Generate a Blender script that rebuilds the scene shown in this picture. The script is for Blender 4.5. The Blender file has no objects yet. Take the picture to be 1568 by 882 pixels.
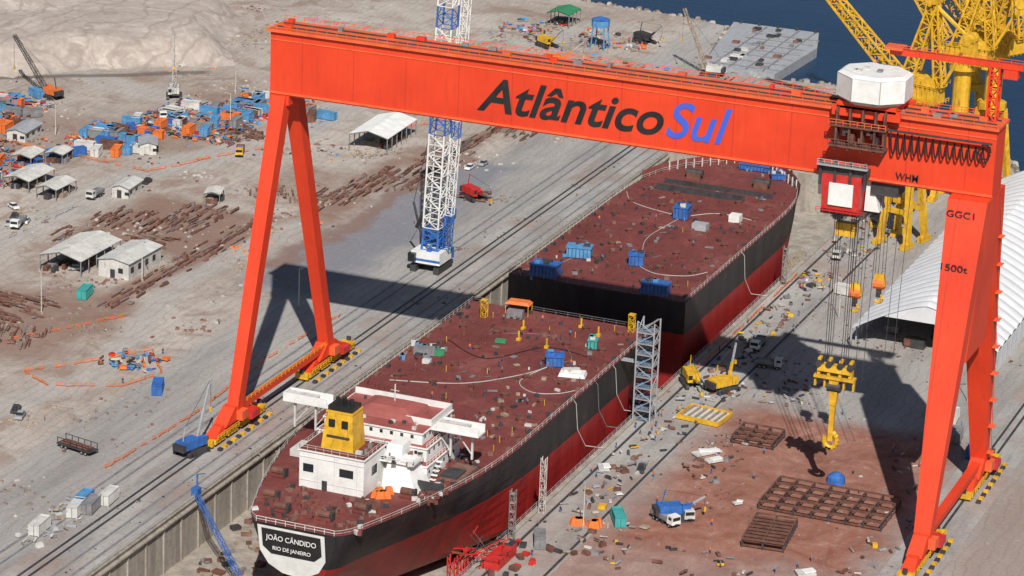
import bpy, bmesh, math, random
from mathutils import Vector, Matrix
R=random.Random(7)
scene=bpy.context.scene
# ---------------------------------------------------------------- node helpers
class NB:
    def __init__(s,name):
        s.m=bpy.data.materials.new(name); s.m.use_nodes=True; s.nt=s.m.node_tree; s.n=s.nt.nodes; s.l=s.nt.links
        s.b=s.n['Principled BSDF']; s.pos=s.n.new('ShaderNodeNewGeometry').outputs['Position']
    def put(s,sock,v):
        if isinstance(v,bpy.types.NodeSocket): s.l.new(v,sock)
        else: sock.default_value=v
    def math(s,op,a,b=0.0,clamp=False):
        n=s.n.new('ShaderNodeMath'); n.operation=op; n.use_clamp=clamp
        s.put(n.inputs[0],a); s.put(n.inputs[1],b); return n.outputs[0]
    def noise(s,scale,detail=4,rough=.6,vec=None,dist=0):
        n=s.n.new('ShaderNodeTexNoise'); n.inputs['Scale'].default_value=scale; n.inputs['Detail'].default_value=detail
        n.inputs['Roughness'].default_value=rough; n.inputs['Distortion'].default_value=dist
        s.l.new(vec if vec else s.pos,n.inputs['Vector']); return n
    def ramp(s,f,stops,interp='LINEAR'):
        n=s.n.new('ShaderNodeValToRGB'); n.color_ramp.interpolation=interp
        e=n.color_ramp.elements
        while len(e)<len(stops): e.new(.5)
        for i,(p,c) in enumerate(stops):
            e[i].position=p; e[i].color=(*c,1) if not isinstance(c,(int,float)) else (c,c,c,1)
        s.l.new(f,n.inputs[0]); return n.outputs[0]
    def mix(s,f,a,b,mode='MIX'):
        n=s.n.new('ShaderNodeMix'); n.data_type='RGBA'; n.blend_type=mode
        s.put(n.inputs[0],f)
        for k,v in ((6,a),(7,b)):
            if isinstance(v,(tuple,list)): n.inputs[k].default_value=(*v,1) if len(v)==3 else v
            else: s.l.new(v,n.inputs[k])
        return n.outputs[2]
    def scalev(s,v):
        n=s.n.new('ShaderNodeVectorMath'); n.operation='MULTIPLY'; s.l.new(s.pos,n.inputs[0]); n.inputs[1].default_value=v; return n.outputs[0]
    def bump(s,h,strength=.3,dist=.2):
        n=s.n.new('ShaderNodeBump'); n.inputs['Strength'].default_value=strength; n.inputs['Distance'].default_value=dist
        s.l.new(h,n.inputs['Height']); s.l.new(n.outputs[0],s.b.inputs['Normal'])
    def color(s,c): s.put(s.b.inputs['Base Color'],c)
_mc={}
def paint(name,col,rough=.5,var=.25,scale=.35,metal=0,rust=0):
    if name in _mc: return _mc[name]
    k=NB(name); n=k.noise(scale,5,.65).outputs['Fac']
    d=tuple(c*(1-var) for c in col); e=tuple(min(1,c*(1+var*.6)+.01) for c in col)
    c=k.ramp(n,[(.3,d),(.7,e)])
    if rust:
        v=k.noise(.9,5,.7,k.scalev((1,1,.25))).outputs['Fac']
        c=k.mix(k.ramp(v,[(.62-rust*.2,0),(.8-rust*.1,1)]),c,(.13,.05,.025))
    k.color(c); k.b.inputs['Roughness'].default_value=rough; k.b.inputs['Metallic'].default_value=metal
    _mc[name]=k.m; return k.m
k=NB('crane_orange_paint')
sx=k.n.new('ShaderNodeSeparateXYZ'); k.l.new(k.pos,sx.inputs[0])
n=k.noise(.06,5,.6).outputs['Fac']; st_=k.noise(1.0,5,.7,k.scalev((1,1,.07))).outputs['Fac']
c=k.ramp(n,[(.3,(.62,.038,.009)),(.7,(.78,.060,.015))])
c=k.mix(k.ramp(st_,[(.53,0),(.75,.42)]),c,(.30,.032,.012))
c=k.mix(k.ramp(st_,[(.25,.22),(.42,0)]),c,(.80,.15,.07))
fx=k.math('ABSOLUTE',k.math('SUBTRACT',k.math('FRACT',k.math('DIVIDE',sx.outputs[0],13.0)),.5))
c=k.mix(k.ramp(fx,[(.0,.4),(.008,.4),(.012,0)]),c,(.3,.02,.008))
k.color(c); k.b.inputs['Roughness'].default_value=.6; ORANGE=k.m
ORANGE2=paint('crane_orange_light_paint',(.76,.12,.035),.55,.2,.3)
YEL=paint('yellow_paint',(.70,.40,.02),.5,.3,.5,rust=.35)
WHITE=paint('white_paint',(.76,.76,.74),.5,.14,.4)
DWHITE=paint('weathered_white_paint',(.58,.57,.54),.6,.25,.3,rust=.2)
BLUE=paint('blue_paint',(.03,.13,.42),.5,.3,.6,rust=.15)
LBLUE=paint('light_blue_paint',(.09,.28,.52),.5,.3,.6,rust=.15)
LETB=paint('lettering_blue_paint',(.05,.11,.60),.5,.05,.2)
BLACK=paint('black_paint',(.012,.012,.014),.5,.2,.3)
DARK=paint('dark_steel',(.045,.042,.045),.6,.4,.5)
GREY=paint('grey_steel',(.22,.22,.23),.6,.3,.5,rust=.3)
LGREY=paint('galvanised_steel',(.36,.37,.39),.5,.2,.5)
RUST=paint('rusty_steel',(.15,.062,.042),.8,.5,.5)
RUST2=paint('brown_primer_steel',(.20,.10,.075),.8,.4,.7)
RED=paint('red_paint',(.55,.025,.02),.5,.25,.5)
TEAL=paint('teal_paint',(.05,.34,.32),.5,.2,.5)
GREEN=paint('green_paint',(.04,.24,.11),.5,.2,.5)
SAFE=paint('safety_orange',(.72,.17,.03),.6,.25,.5)
TIMBER=paint('timber',(.33,.26,.19),.8,.4,1)
RUBBLE=paint('rubble',(.46,.42,.38),.9,.3,1)
RUBBLE2=paint('dark_rubble',(.22,.18,.16),.9,.3,1)
RUBBER=paint('rubber',(.02,.02,.02),.8,.2,1)
GLASS=paint('dark_glass',(.02,.025,.03),.15,.2,1)
SKIN=paint('skin',(.30,.15,.09),.6,.1,2)
BRPINK=paint('faded_red_primer',(.32,.085,.072),.7,.25,.2)
# ---------------------------------------------------------------- mesh builder
class M:
    def __init__(s): s.v=[];s.f=[];s.mi=[];s.ms=[]
    def mid(s,m):
        if m not in s.ms: s.ms.append(m)
        return s.ms.index(m)
    def add(s,vs,fs,m):
        o=len(s.v); k=s.mid(m); s.v+= [tuple(v) for v in vs]
        for f in fs: s.f.append([i+o for i in f]); s.mi.append(k)
    def box(s,c,d,m,rz=0,top=1.0,ry=0):
        x,y,z=d[0]/2,d[1]/2,d[2]/2
        vs=[Vector((a*x*(top if k>0 else 1),b*y*(top if k>0 else 1),k*z)) for k in(-1,1) for b in(-1,1) for a in(-1,1)]
        if ry: vs=[Matrix.Rotation(ry,3,'Y')@v for v in vs]
        if rz: vs=[Matrix.Rotation(rz,3,'Z')@v for v in vs]
        C=Vector(c); s.add([v+C for v in vs],[(0,2,3,1),(4,5,7,6),(0,1,5,4),(2,6,7,3),(0,4,6,2),(1,3,7,5)],m)
    def boxb(s,x0,x1,y0,y1,z0,z1,m): s.box(((x0+x1)/2,(y0+y1)/2,(z0+z1)/2),(x1-x0,y1-y0,z1-z0),m)
    def frus(s,c0,d0,c1,d1,m):
        vs=[]
        for c,d in((c0,d0),(c1,d1)):
            for b in(-1,1):
                for a in(-1,1): vs.append((c[0]+a*d[0]/2,c[1]+b*d[1]/2,c[2]))
        s.add(vs,[(0,2,3,1),(4,5,7,6),(0,1,5,4),(2,6,7,3),(0,4,6,2),(1,3,7,5)],m)
    def tube(s,p,q,r,m,n=6,r2=None,cap=True):
        p=Vector(p);q=Vector(q);d=q-p
        if d.length<1e-6: return
        d.normalize(); a=d.cross(Vector((0,0,1)))
        if a.length<.01: a=Vector((1,0,0))
        a.normalize(); b=d.cross(a); r2=r if r2 is None else r2
        vs=[]
        for P,rr in((p,r),(q,r2)):
            for i in range(n):
                t=2*math.pi*(i+.5)/n; vs.append(P+a*math.cos(t)*rr+b*math.sin(t)*rr)
        fs=[(i,(i+1)%n,n+(i+1)%n,n+i) for i in range(n)]
        if cap: fs+=[tuple(range(n))[::-1],tuple(range(n,2*n))]
        s.add(vs,fs,m)
    def path(s,pts,r,m,n=4):
        for a,b in zip(pts,pts[1:]): s.tube(a,b,r,m,n,cap=False)
    def lattice(s,p,q,w,m,seg=10,rc=.2,rb=.1,w2=None,bands=None):
        p=Vector(p);q=Vector(q);d=(q-p).normalized(); a=d.cross(Vector((0,1,.01))).normalized(); b=d.cross(a)
        w2=w if w2 is None else w2
        def c(i,k):
            t=i/seg; W=w+(w2-w)*t; sx,sy=((-1,-1),(1,-1),(1,1),(-1,1))[k%4]
            return p+(q-p)*t+a*sx*W/2+b*sy*W/2
        for i in range(seg):
            mm=m
            if bands:
                for (t0,t1,bm) in bands:
                    if t0<=i/seg<t1: mm=bm
            for k in range(4):
                s.tube(c(i,k),c(i+1,k),rc,mm,4,cap=False)
                s.tube(c(i,k),c(i+1,k+1),rb,mm,4,cap=False) if i%2 else s.tube(c(i,k+1),c(i+1,k),rb,mm,4,cap=False)
                s.tube(c(i,k),c(i,k+1),rb,mm,4,cap=False)
    def rail(s,pts,m,h=1.1,r=.06,step=3):
        for a,b in zip(pts,pts[1:]):
            a=Vector(a);b=Vector(b);n=max(1,int((b-a).length/step)); up=Vector((0,0,h))
            s.tube(a+up,b+up,r,m,4,cap=False); s.tube(a+up*.5,b+up*.5,r*.8,m,4,cap=False)
            for i in range(n+1):
                P=a+(b-a)*i/n; s.tube(P,P+up,r,m,4,cap=False)
    def mesh(s,name):
        me=bpy.data.meshes.new(name); me.from_pydata(s.v,[],s.f)
        for m in s.ms: me.materials.append(m)
        me.polygons.foreach_set('material_index',s.mi); me.update(); return me
    def obj(s,name,parent=None,loc=(0,0,0),rz=0):
        o=bpy.data.objects.new(name,s.mesh(name)); bpy.context.collection.objects.link(o)
        o.location=loc; o.rotation_euler=(0,0,rz)
        if parent: o.parent=parent
        return o
def inst(me,name,loc,rz=0,sc=1):
    o=bpy.data.objects.new(name,me); bpy.context.collection.objects.link(o); o.location=loc; o.rotation_euler=(0,0,rz); o.scale=(sc,)*3; return o
def empty(name):
    o=bpy.data.objects.new(name,None); bpy.context.collection.objects.link(o); return o
def text_mesh(body,mat,x0,x1,z0,cap,y,parent,name,shear=0,bold=.02,extr=.02):
    cu=bpy.data.curves.new(name,'FONT'); cu.body=body; cu.size=10; cu.shear=shear; cu.offset=bold; cu.extrude=extr
    t=bpy.data.objects.new(name+'_tmp',cu); bpy.context.collection.objects.link(t)
    bpy.context.view_layer.update(); dg=bpy.context.evaluated_depsgraph_get()
    me=bpy.data.meshes.new_from_object(t.evaluated_get(dg)); bpy.data.objects.remove(t)
    xs=[v.co.x for v in me.vertices]; a,b=min(xs),max(xs); sx=(x1-x0)/(b-a); sz=cap/7.3
    for v in me.vertices:
        v.co=Vector((x0+(v.co.x-a)*sx, y-v.co.z, z0+v.co.y*sz))
    me.materials.clear(); me.materials.append(mat)
    o=bpy.data.objects.new(name,me); bpy.context.collection.objects.link(o); o.parent=parent; return o
# ---------------------------------------------------------------- ground material
g=NB('yard_ground'); pos=g.pos
dn=g.noise(.035,4,.6)
va=g.n.new('ShaderNodeVectorMath'); va.operation='SUBTRACT'; g.l.new(dn.outputs['Color'],va.inputs[0]); va.inputs[1].default_value=(.5,.5,.5)
def warp(k_):
    vb=g.n.new('ShaderNodeVectorMath'); vb.operation='SCALE'; g.l.new(va.outputs[0],vb.inputs[0]); vb.inputs['Scale'].default_value=k_
    vc=g.n.new('ShaderNodeVectorMath'); vc.operation='ADD'; g.l.new(pos,vc.inputs[0]); g.l.new(vb.outputs[0],vc.inputs[1])
    n=g.n.new('ShaderNodeSeparateXYZ'); g.l.new(vc.outputs[0],n.inputs[0]); return n.outputs[0],n.outputs[1]
X,Y=warp(26); X1,Y1=warp(5)
def step(v,a,soft):
    return g.math('ADD',g.math('DIVIDE',g.math('SUBTRACT',v,a),soft),.5,True)
def boxm(x0,x1,y0,y1,soft,xx=None,yy=None):
    xx=X if xx is None else xx; yy=Y if yy is None else yy
    return g.math('MULTIPLY',g.math('MULTIPLY',step(xx,x0,soft),g.math('SUBTRACT',1.0,step(xx,x1,soft),True)),
                  g.math('MULTIPLY',step(yy,y0,soft),g.math('SUBTRACT',1.0,step(yy,y1,soft),True)))
def segm(a,b,w,soft=3):
    xx=X1; yy=Y1
    dx,dy=b[0]-a[0],b[1]-a[1];L=math.hypot(dx,dy);dx/=L;dy/=L
    px=g.math('SUBTRACT',xx,a[0]);py=g.math('SUBTRACT',yy,a[1])
    t=g.math('ADD',g.math('MULTIPLY',px,dx),g.math('MULTIPLY',py,dy))
    d=g.math('ABSOLUTE',g.math('SUBTRACT',g.math('MULTIPLY',px,dy),g.math('MULTIPLY',py,dx)))
    return g.math('MULTIPLY',g.math('SUBTRACT',1.0,step(d,w,soft),True),g.math('MULTIPLY',step(t,0,soft*2),g.math('SUBTRACT',1.0,step(t,L,soft*2),True)))
big=g.noise(.018,5,.6).outputs['Fac']; midn=g.noise(.12,6,.7,dist=.6).outputs['Fac']; fine=g.noise(1.1,5,.75).outputs['Fac']; mid2=g.noise(.045,6,.68,dist=1.2).outputs['Fac']
sand=g.ramp(big,[(.32,(.33,.275,.235)),(.5,(.42,.37,.325)),(.68,(.52,.47,.425))])
sand=g.mix(g.ramp(midn,[(.33,.6),(.50,0)]),sand,(.26,.205,.17))
sand=g.mix(g.ramp(midn,[(.56,0),(.7,.6)]),sand,(.56,.515,.47))
sand=g.mix(g.ramp(mid2,[(.52,0),(.60,.6)]),sand,(.27,.18,.14))
c=sand
grey=g.ramp(g.noise(.06,6,.7,g.scalev((1,.15,1))).outputs['Fac'],[(.3,(.22,.215,.215)),(.5,(.34,.33,.32)),(.72,(.46,.44,.42))])
c=g.mix(g.math('MULTIPLY',boxm(-34,12,-300,420,5,X1,Y1),.9),c,grey)
c=g.mix(g.math('MULTIPLY',boxm(81,400,-300,300,6,X1,Y1),.8),c,grey)
c=g.mix(g.math('MULTIPLY',boxm(-46,-22,70,210,9),.8),c,(.19,.20,.24))
for (a,o_) in [((-108,-70,84,130,6),.8),((-104,-58,-6,45,10),.75),((-60,-50,120,215,5),.7),((-47,-40,90,330,3),.7),((-152,-110,170,242,12),.55),((-205,-150,115,192,10),.45),((-71,-62,36,128,4),.8),((-84,-60,140,176,8),.5)]:
    c=g.mix(g.math('MULTIPLY',boxm(*a),o_),c,(.235,.135,.10))
rd=g.ramp(midn,[(.35,(.22,.078,.05)),(.55,(.32,.14,.10)),(.7,(.42,.24,.185))])
c=g.mix(g.math('MULTIPLY',boxm(101,158,-46,48,12),.95),c,rd)
c=g.mix(g.math('MULTIPLY',boxm(88,150,-100,-20,22),.6),c,rd)
c=g.mix(g.math('MULTIPLY',boxm(172,300,-60,200,8),.7),c,(.30,.235,.195))
roadm=None
for a,b,w in [((-122,40),(-118,150),7),((-118,150),(-100,195),8),((-100,195),(-95,300),8),((-62,-60),(-45,-10),5),((-45,-10),(-60,60),4),((-62,60),(-55,130),4),((-118,60),(-150,0),8),((-40,-120),(-62,-60),6),((-95,300),(-60,400),8),((-200,240),(-110,215),6)]:
    s_=segm(a,b,w,3); roadm=s_ if roadm is None else g.math('MAXIMUM',roadm,s_)
c=g.mix(g.math('MULTIPLY',roadm,.85),c,g.ramp(midn,[(.3,(.36,.335,.31)),(.7,(.47,.445,.415))]))
c=g.mix(g.math('MULTIPLY',segm((-235,203),(-155,262),2.2,2),.75),c,(.11,.09,.08))
wv=g.n.new('ShaderNodeTexWave'); wv.wave_type='BANDS'; wv.inputs['Scale'].default_value=.12; wv.inputs['Distortion'].default_value=9; wv.inputs['Detail'].default_value=4; wv.inputs['Detail Scale'].default_value=.6; g.l.new(pos,wv.inputs['Vector'])
c=g.mix(g.math('MULTIPLY',g.ramp(wv.outputs['Fac'],[(.0,1),(.1,0)]),.35),c,(.22,.18,.155))
c=g.mix(g.ramp(fine,[(.3,.5),(.5,0)]),c,(.16,.13,.11))
c=g.mix(g.ramp(g.noise(.45,6,.8).outputs['Fac'],[(.58,0),(.72,.5)]),c,(.60,.57,.53))
g.color(c); g.b.inputs['Roughness'].default_value=.95; g.b.inputs['Specular IOR Level'].default_value=.1
g.bump(fine,.35,.3); GROUND=g.m
k=NB('dock_concrete')
n=k.noise(.25,6,.7,k.scalev((1,1,.12))).outputs['Fac']; n2=k.noise(.8,5,.7).outputs['Fac']
c=k.ramp(n,[(.3,(.22,.19,.16)),(.55,(.38,.34,.29)),(.75,(.48,.44,.39))]); c=k.mix(k.ramp(n2,[(.35,.45),(.55,0)]),c,(.17,.15,.13))
k.color(c); k.b.inputs['Roughness'].default_value=.9; CONC=k.m
k=NB('apron_concrete')
n=k.noise(.1,6,.7,k.scalev((1,.25,1))).outputs['Fac']; n2=k.noise(.9,5,.75).outputs['Fac']
c=k.ramp(n,[(.3,(.22,.21,.20)),(.5,(.35,.335,.32)),(.75,(.48,.46,.43))]); c=k.mix(k.ramp(n2,[(.3,.55),(.5,0)]),c,(.15,.135,.125)); c=k.mix(k.ramp(k.noise(.03,4,.6).outputs['Fac'],[(.48,0),(.62,.5)]),c,(.27,.165,.125))
bt=k.n.new('ShaderNodeTexBrick'); bt.inputs['Scale'].default_value=1; bt.inputs['Brick Width'].default_value=6; bt.inputs['Row Height'].default_value=6; bt.inputs['Mortar Size'].default_value=.07; bt.offset=0; k.l.new(k.pos,bt.inputs['Vector'])
c=k.mix(k.math('MULTIPLY',bt.outputs['Fac'],.4),c,(.12,.11,.10)); k.color(c); k.b.inputs['Roughness'].default_value=.9; APRON=k.m
k=NB('sand_hill'); n=k.noise(.02,7,.7,dist=1.8).outputs['Fac']; n2=k.noise(.15,6,.75,dist=1).outputs['Fac']
c=k.ramp(n,[(.3,(.36,.30,.26)),(.42,(.54,.475,.42)),(.5,(.40,.34,.30)),(.6,(.50,.44,.39)),(.75,(.60,.55,.50))]); c=k.mix(k.ramp(n2,[(.35,.6),(.55,0)]),c,(.29,.235,.20))
wv=k.n.new('ShaderNodeTexWave'); wv.inputs['Scale'].default_value=.03; wv.inputs['Distortion'].default_value=14; wv.inputs['Detail'].default_value=5; k.l.new(k.pos,wv.inputs['Vector'])
c=k.mix(k.ramp(wv.outputs['Fac'],[(0,.5),(.10,0)]),c,(.25,.205,.18))
k.color(c); k.b.inputs['Roughness'].default_value=.95; k.bump(n2,.4,1.2); HILL=k.m
k=NB('harbour_water'); n=k.noise(.15,5,.6,k.scalev((1,2.5,1))).outputs['Fac']
k.color(k.ramp(k.noise(.01,4).outputs['Fac'],[(.35,(.002,.020,.060)),(.7,(.004,.032,.090))])); k.b.inputs['Roughness'].default_value=.25; k.b.inputs['Specular IOR Level'].default_value=.3; k.bump(n,.25,.5); WATER=k.m
k=NB('ship_deck_red'); n=k.noise(.07,6,.7,dist=.5).outputs['Fac']; n2=k.noise(.6,6,.75).outputs['Fac']
c=k.ramp(n,[(.3,(.125,.028,.024)),(.52,(.185,.043,.036)),(.75,(.265,.090,.075))]); c=k.mix(k.ramp(n2,[(.32,.6),(.5,0)]),c,(.07,.024,.02)); c=k.mix(k.ramp(n2,[(.60,0),(.78,.25)]),c,(.36,.18,.15))
c=k.mix(k.ramp(k.noise(.25,5,.7,k.scalev((1,.25,1))).outputs['Fac'],[(.58,0),(.7,.35)]),c,(.09,.03,.026))
bt=k.n.new('ShaderNodeTexBrick'); bt.inputs['Scale'].default_value=1; bt.inputs['Brick Width'].default_value=3.2; bt.inputs['Row Height'].default_value=12; bt.inputs['Mortar Size'].default_value=.08; bt.offset=.3; k.l.new(k.pos,bt.inputs['Vector'])
c=k.mix(k.math('MULTIPLY',bt.outputs['Fac'],.35),c,(.06,.018,.016)); k.color(c); k.b.inputs['Roughness'].default_value=.75; DECK=k.m
k=NB('ship_hull_paint'); sx=k.n.new('ShaderNodeSeparateXYZ'); k.l.new(k.pos,sx.inputs[0])
n=k.noise(.2,6,.7,k.scalev((1,1,.2))).outputs['Fac']
blk=k.ramp(n,[(.35,(.009,.009,.011)),(.7,(.034,.031,.031))]); rd=k.ramp(n,[(.35,(.24,.012,.012)),(.65,(.39,.022,.018))])
rd=k.mix(k.ramp(k.noise(.5,5,.7,k.scalev((1,.4,1))).outputs['Fac'],[(.52,0),(.75,.6)]),rd,(.12,.02,.02))
blk=k.mix(k.ramp(k.noise(.25,4,.7,k.scalev((1,.5,1))).outputs['Fac'],[(.58,0),(.7,.35)]),blk,(.14,.05,.04))
fy=k.math('ABSOLUTE',k.math('SUBTRACT',k.math('FRACT',k.math('DIVIDE',sx.outputs[1],12.0)),.5))
f=k.math('LESS_THAN',sx.outputs[2],5.2)
c=k.mix(f,blk,rd); c=k.mix(k.ramp(fy,[(.0,.5),(.010,.5),(.014,0)]),c,(.05,.012,.012))
k.color(c); k.b.inputs['Roughness'].default_value=.5; HULL=k.m
k=NB('tent_fabric'); sx=k.n.new('ShaderNodeSeparateXYZ'); k.l.new(k.pos,sx.inputs[0])
m5=k.math('ABSOLUTE',k.math('SUBTRACT',k.math('FRACT',k.math('DIVIDE',sx.outputs[1],5.0)),.5))
c=k.mix(k.ramp(m5,[(.0,.5),(.06,0)]),(.68,.69,.71),(.33,.35,.4)); c=k.mix(k.ramp(k.noise(.2,5).outputs['Fac'],[(.4,.4),(.6,0)]),c,(.50,.50,.52)); k.color(c); k.b.inputs['Roughness'].default_value=.6; TENT=k.m
# ---------------------------------------------------------------- land, dock, water
shore=[(-3000,2600),(-320,560),(-110,436),(-87,424),(-60,421),(-40,419),(-25,414),(-13,351),(12,350)]
shore2=[(37,353),(52,345),(67,334),(81,321)]
shore3=[(106,295),(120,263),(300,235),(3000,100)]
land=M()
def ngon(pts,z=0,m=GROUND,o=land): o.add([(x,y,z) for x,y in pts],[tuple(range(len(pts)))],m)
DX0,DX1,DY0,DY1=12,81,-190,246
ngon([(-3000,-3000),(DX0,-3000),(DX0,350)]+shore[::-1][1:])
ngon([(DX0,-3000),(DX1,-3000),(DX1,DY0),(DX0,DY0)])
ngon([(DX0,DY1),(DX1,DY1),(81,321)]+shore2[::-1][1:]+[(12,350)])
ngon([(DX1,-3000),(3000,-3000),(3000,100)]+shore3[::-1][1:]+[(81,321)])
allsh=shore+shore2+shore3
for a,b in zip(allsh,allsh[1:]): land.add([(a[0],a[1],0),(b[0],b[1],0),(b[0],b[1],-6),(a[0],a[1],-6)],[(0,1,2,3)],CONC)
land.obj('ground')
w=M(); w.add([(x,y,-2.2) for x,y in [(-6000,256),(110,256),(300,205),(3000,60),(6000,-100),(6000,9000),(-6000,9000)]],[tuple(range(7))],WATER); w.obj('water')
t=M()
for a,b in zip(allsh[1:],allsh[2:]):
    if a[0]>250: continue
    L=math.dist(a,b)
    for i in range(int(min(L,260)*1.2)):
        u=R.random(); s_=R.uniform(.8,2.2); t.box((a[0]+(b[0]-a[0])*u+R.uniform(-1.5,1.5),a[1]+(b[1]-a[1])*u+R.uniform(-.5,3.2),-.9+R.uniform(-.5,.7)),(s_,s_*1.2,s_*.8),R.choice([RUBBLE,RUBBLE2,CONC]),R.random()*3,.7)
t.obj('rock_armour')
d=M()
zf=-12
d.add([(DX0,DY0,zf),(DX1,DY0,zf),(DX1,DY1,zf),(DX0,DY1,zf)],[(0,1,2,3)],CONC)
for a,b in (((DX0,DY0),(DX1,DY0)),((DX1,DY0),(DX1,DY1)),((DX1,DY1),(DX0,DY1)),((DX0,DY1),(DX0,DY0))):
    d.add([(*a,0),(*b,0),(*b,zf),(*a,zf)],[(0,1,2,3)],CONC)
d.boxb(DX0-1.2,DX0+.25,DY0,DY1,.02,.35,CONC); d.boxb(DX1-.25,DX1+1,DY0,DY1,.02,.35,CONC)
for y in range(-185,240,8): d.boxb(DX0+.003,DX0+.35,y,y+.5,zf,-1.2,CONC)
d.boxb(DX0+.003,DX0+.8,DY0,DY1,-1.2,-.8,CONC)
for y in range(-95,200,6):
    for x in (35,52.6,70): d.box((x,y,-11),(3,1.6,2),TIMBER)
for i in range(140): d.box((R.uniform(14,30),R.uniform(-130,-20),zf+.4),(R.uniform(.4,2),R.uniform(.4,3),R.uniform(.3,1)),R.choice([RUST,DARK,GREY,TIMBER,RUST2]),R.random()*3)
d.rail([(DX0+.1,DY0,.35),(DX0+.1,DY1,.35)],LGREY,1.1,.05,3); d.rail([(DX1-.1,DY0,.35),(DX1-.1,DY1,.35)],LGREY,1.1,.05,3)
d.obj('dry_dock')
ap=M()
def sheet(x0,x1,y0,y1,m,z=.02): ap.add([(x0,y0,z),(x1,y0,z),(x1,y1,z),(x0,y1,z)],[(0,1,2,3)],m)
sheet(-5,DX0-1.25,-400,345,APRON); sheet(DX1+1.05,97,-400,300,APRON); sheet(159,171,-400,230,APRON)
ap.obj('concrete_apron')
for xs,y1 in (((-1.0,1.0,-7.5,-10.5,5.2,8.6),345),((163,165),230),((84.5,96),290)):
    rl=M()
    for x in xs: rl.boxb(x-.28,x+.28,-400,y1,.025,.16,DARK if abs(x)<2 or x>80 else GREY)
    rl.obj('rail_track')
pr=M(); P=[(-23,417),(9,417),(15,395),(13,352),(-13,352)]
pr.add([(x,y,1.2) for x,y in P]+[(x,y,-3) for x,y in P],[(0,1,2,3,4)]+[(i,(i+1)%5,5+(i+1)%5,5+i) for i in range(5)],LGREY)
for i in range(24): pr.box((-6+R.uniform(-8,14),372+R.uniform(-16,40),1.6),(R.uniform(1,3),R.uniform(1,4),.8),R.choice([GREY,DWHITE,RUST2,DARK]))
for i in range(7): pr.boxb(-12,13,356+i*8,356.5+i*8,1.2,1.5,GREY)
for i in range(4): pr.boxb(-10+i*6,-9.6+i*6,353,415,1.2,1.48,GREY)
for i in range(5): pr.tube((-20+i*7,416,1.2),(-20+i*7,416,2.2),.5,DARK)
pr.obj('pier')
hm=M(); nx,ny=110,130
from mathutils import noise as mn
vs=[]
for j in range(ny):
    for i in range(nx):
        x=-120-(i/(nx-1))**1.6*900; y=190+(j/(ny-1))**1.4*900
        d1=((x+222)*-56+(y-215)*65)/86; d2=((x+152)*-83+(y-270)*-40)/92
        dd=min(d1,d2)+6*mn.noise(Vector((x*.03,y*.03,0)))+1.5*mn.noise(Vector((x*.1,y*.1,0)))
        t=max(0,min(1,dd/13)); h=8*t*t*(3-2*t)+ (1.2*mn.fractal(Vector((x*.02,y*.02,3)),1,2,4)*t)
        t2=max(0,min(1,(dd-60)/14)); h+=5*t2*t2*(3-2*t2)
        vs.append((x,y,h-.4*(1-t)))
hm.add(vs,[(j*nx+i,j*nx+i+1,(j+1)*nx+i+1,(j+1)*nx+i) for j in range(ny-1) for i in range(nx-1)],HILL)
ho=hm.obj('hill'); [setattr(p,'use_smooth',True) for p in ho.data.polygons]
# ---------------------------------------------------------------- gantry crane
G=empty('gantry_crane'); H=75.7; HT=91.2; GX0=-1.6; GX1=168.6
gb=M()
gb.boxb(GX0,GX1,-4,4,H,HT-.6,ORANGE)
gb.boxb(GX0-.7,GX1+.5,-4.8,4.8,HT-.6,HT,ORANGE2)
gb.boxb(GX0-.1,GX1+.1,-4.25,-4.003,H+.3,H+.8,ORANGE2)
gb.boxb(GX0-.05,GX1+.05,-4.12,-4.003,HT-2.6,HT-2.3,ORANGE2)
gb.obj('girder',G)
gr=M(); gr.rail([(GX0-.6,-4.6,HT),(GX1,-4.6,HT)],ORANGE2,1.2,.08,2.5); gr.rail([(GX0-.6,4.6,HT),(GX1,4.6,HT)],ORANGE2,1.2,.08,2.5)
gr.boxb(-1,168,-1.9,-1.5,HT,HT+.3,DARK); gr.boxb(-1,168,1.5,1.9,HT,HT+.3,DARK)
for i in range(26): gr.box((R.uniform(0,165),R.uniform(-3,3),HT+.5),(R.uniform(.8,2.2),R.uniform(.6,1.5),1),R.choice([ORANGE2,GREY,ORANGE]))
gr.obj('walkway',G)
def leg(m,x,sgn,yb,yt,wb,wt,db,dt,xt=None,z1=H):
    xt=x if xt is None else xt
    m.frus((x,sgn*yb,4.5),(wb,db),(xt,sgn*yt,z1),(wt,dt),ORANGE)
l=M()
for s in (-1,1): leg(l,.6,s,25,3.0,2.8,3.6,3.2,3.6,.9)
l.boxb(-1.55,3.4,-4.4,4.4,H-2.2,H-.003,ORANGE)
l.boxb(0,1.4,-24,24,4.4,5.8,ORANGE)
l.rail([(1.5,-24,5.8),(1.5,24,5.8)],YEL,1.1,.08,2)
l.obj('hinged_leg',G)
l=M()
for s in (-1,1): leg(l,165,s,25,5.0,3.4,8.6,3.4,6.0,164.4)
l.boxb(160.1,168.5,-6.4,6.4,H-9,H-.003,ORANGE)
l.frus((164.8,0,40),(5.0,18),(164.4,0,H-9),(8.2,11.6),ORANGE)
l.boxb(164,166,-24,24,4.4,5.8,ORANGE)
l.obj('rigid_leg',G)
bg=M()
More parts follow.
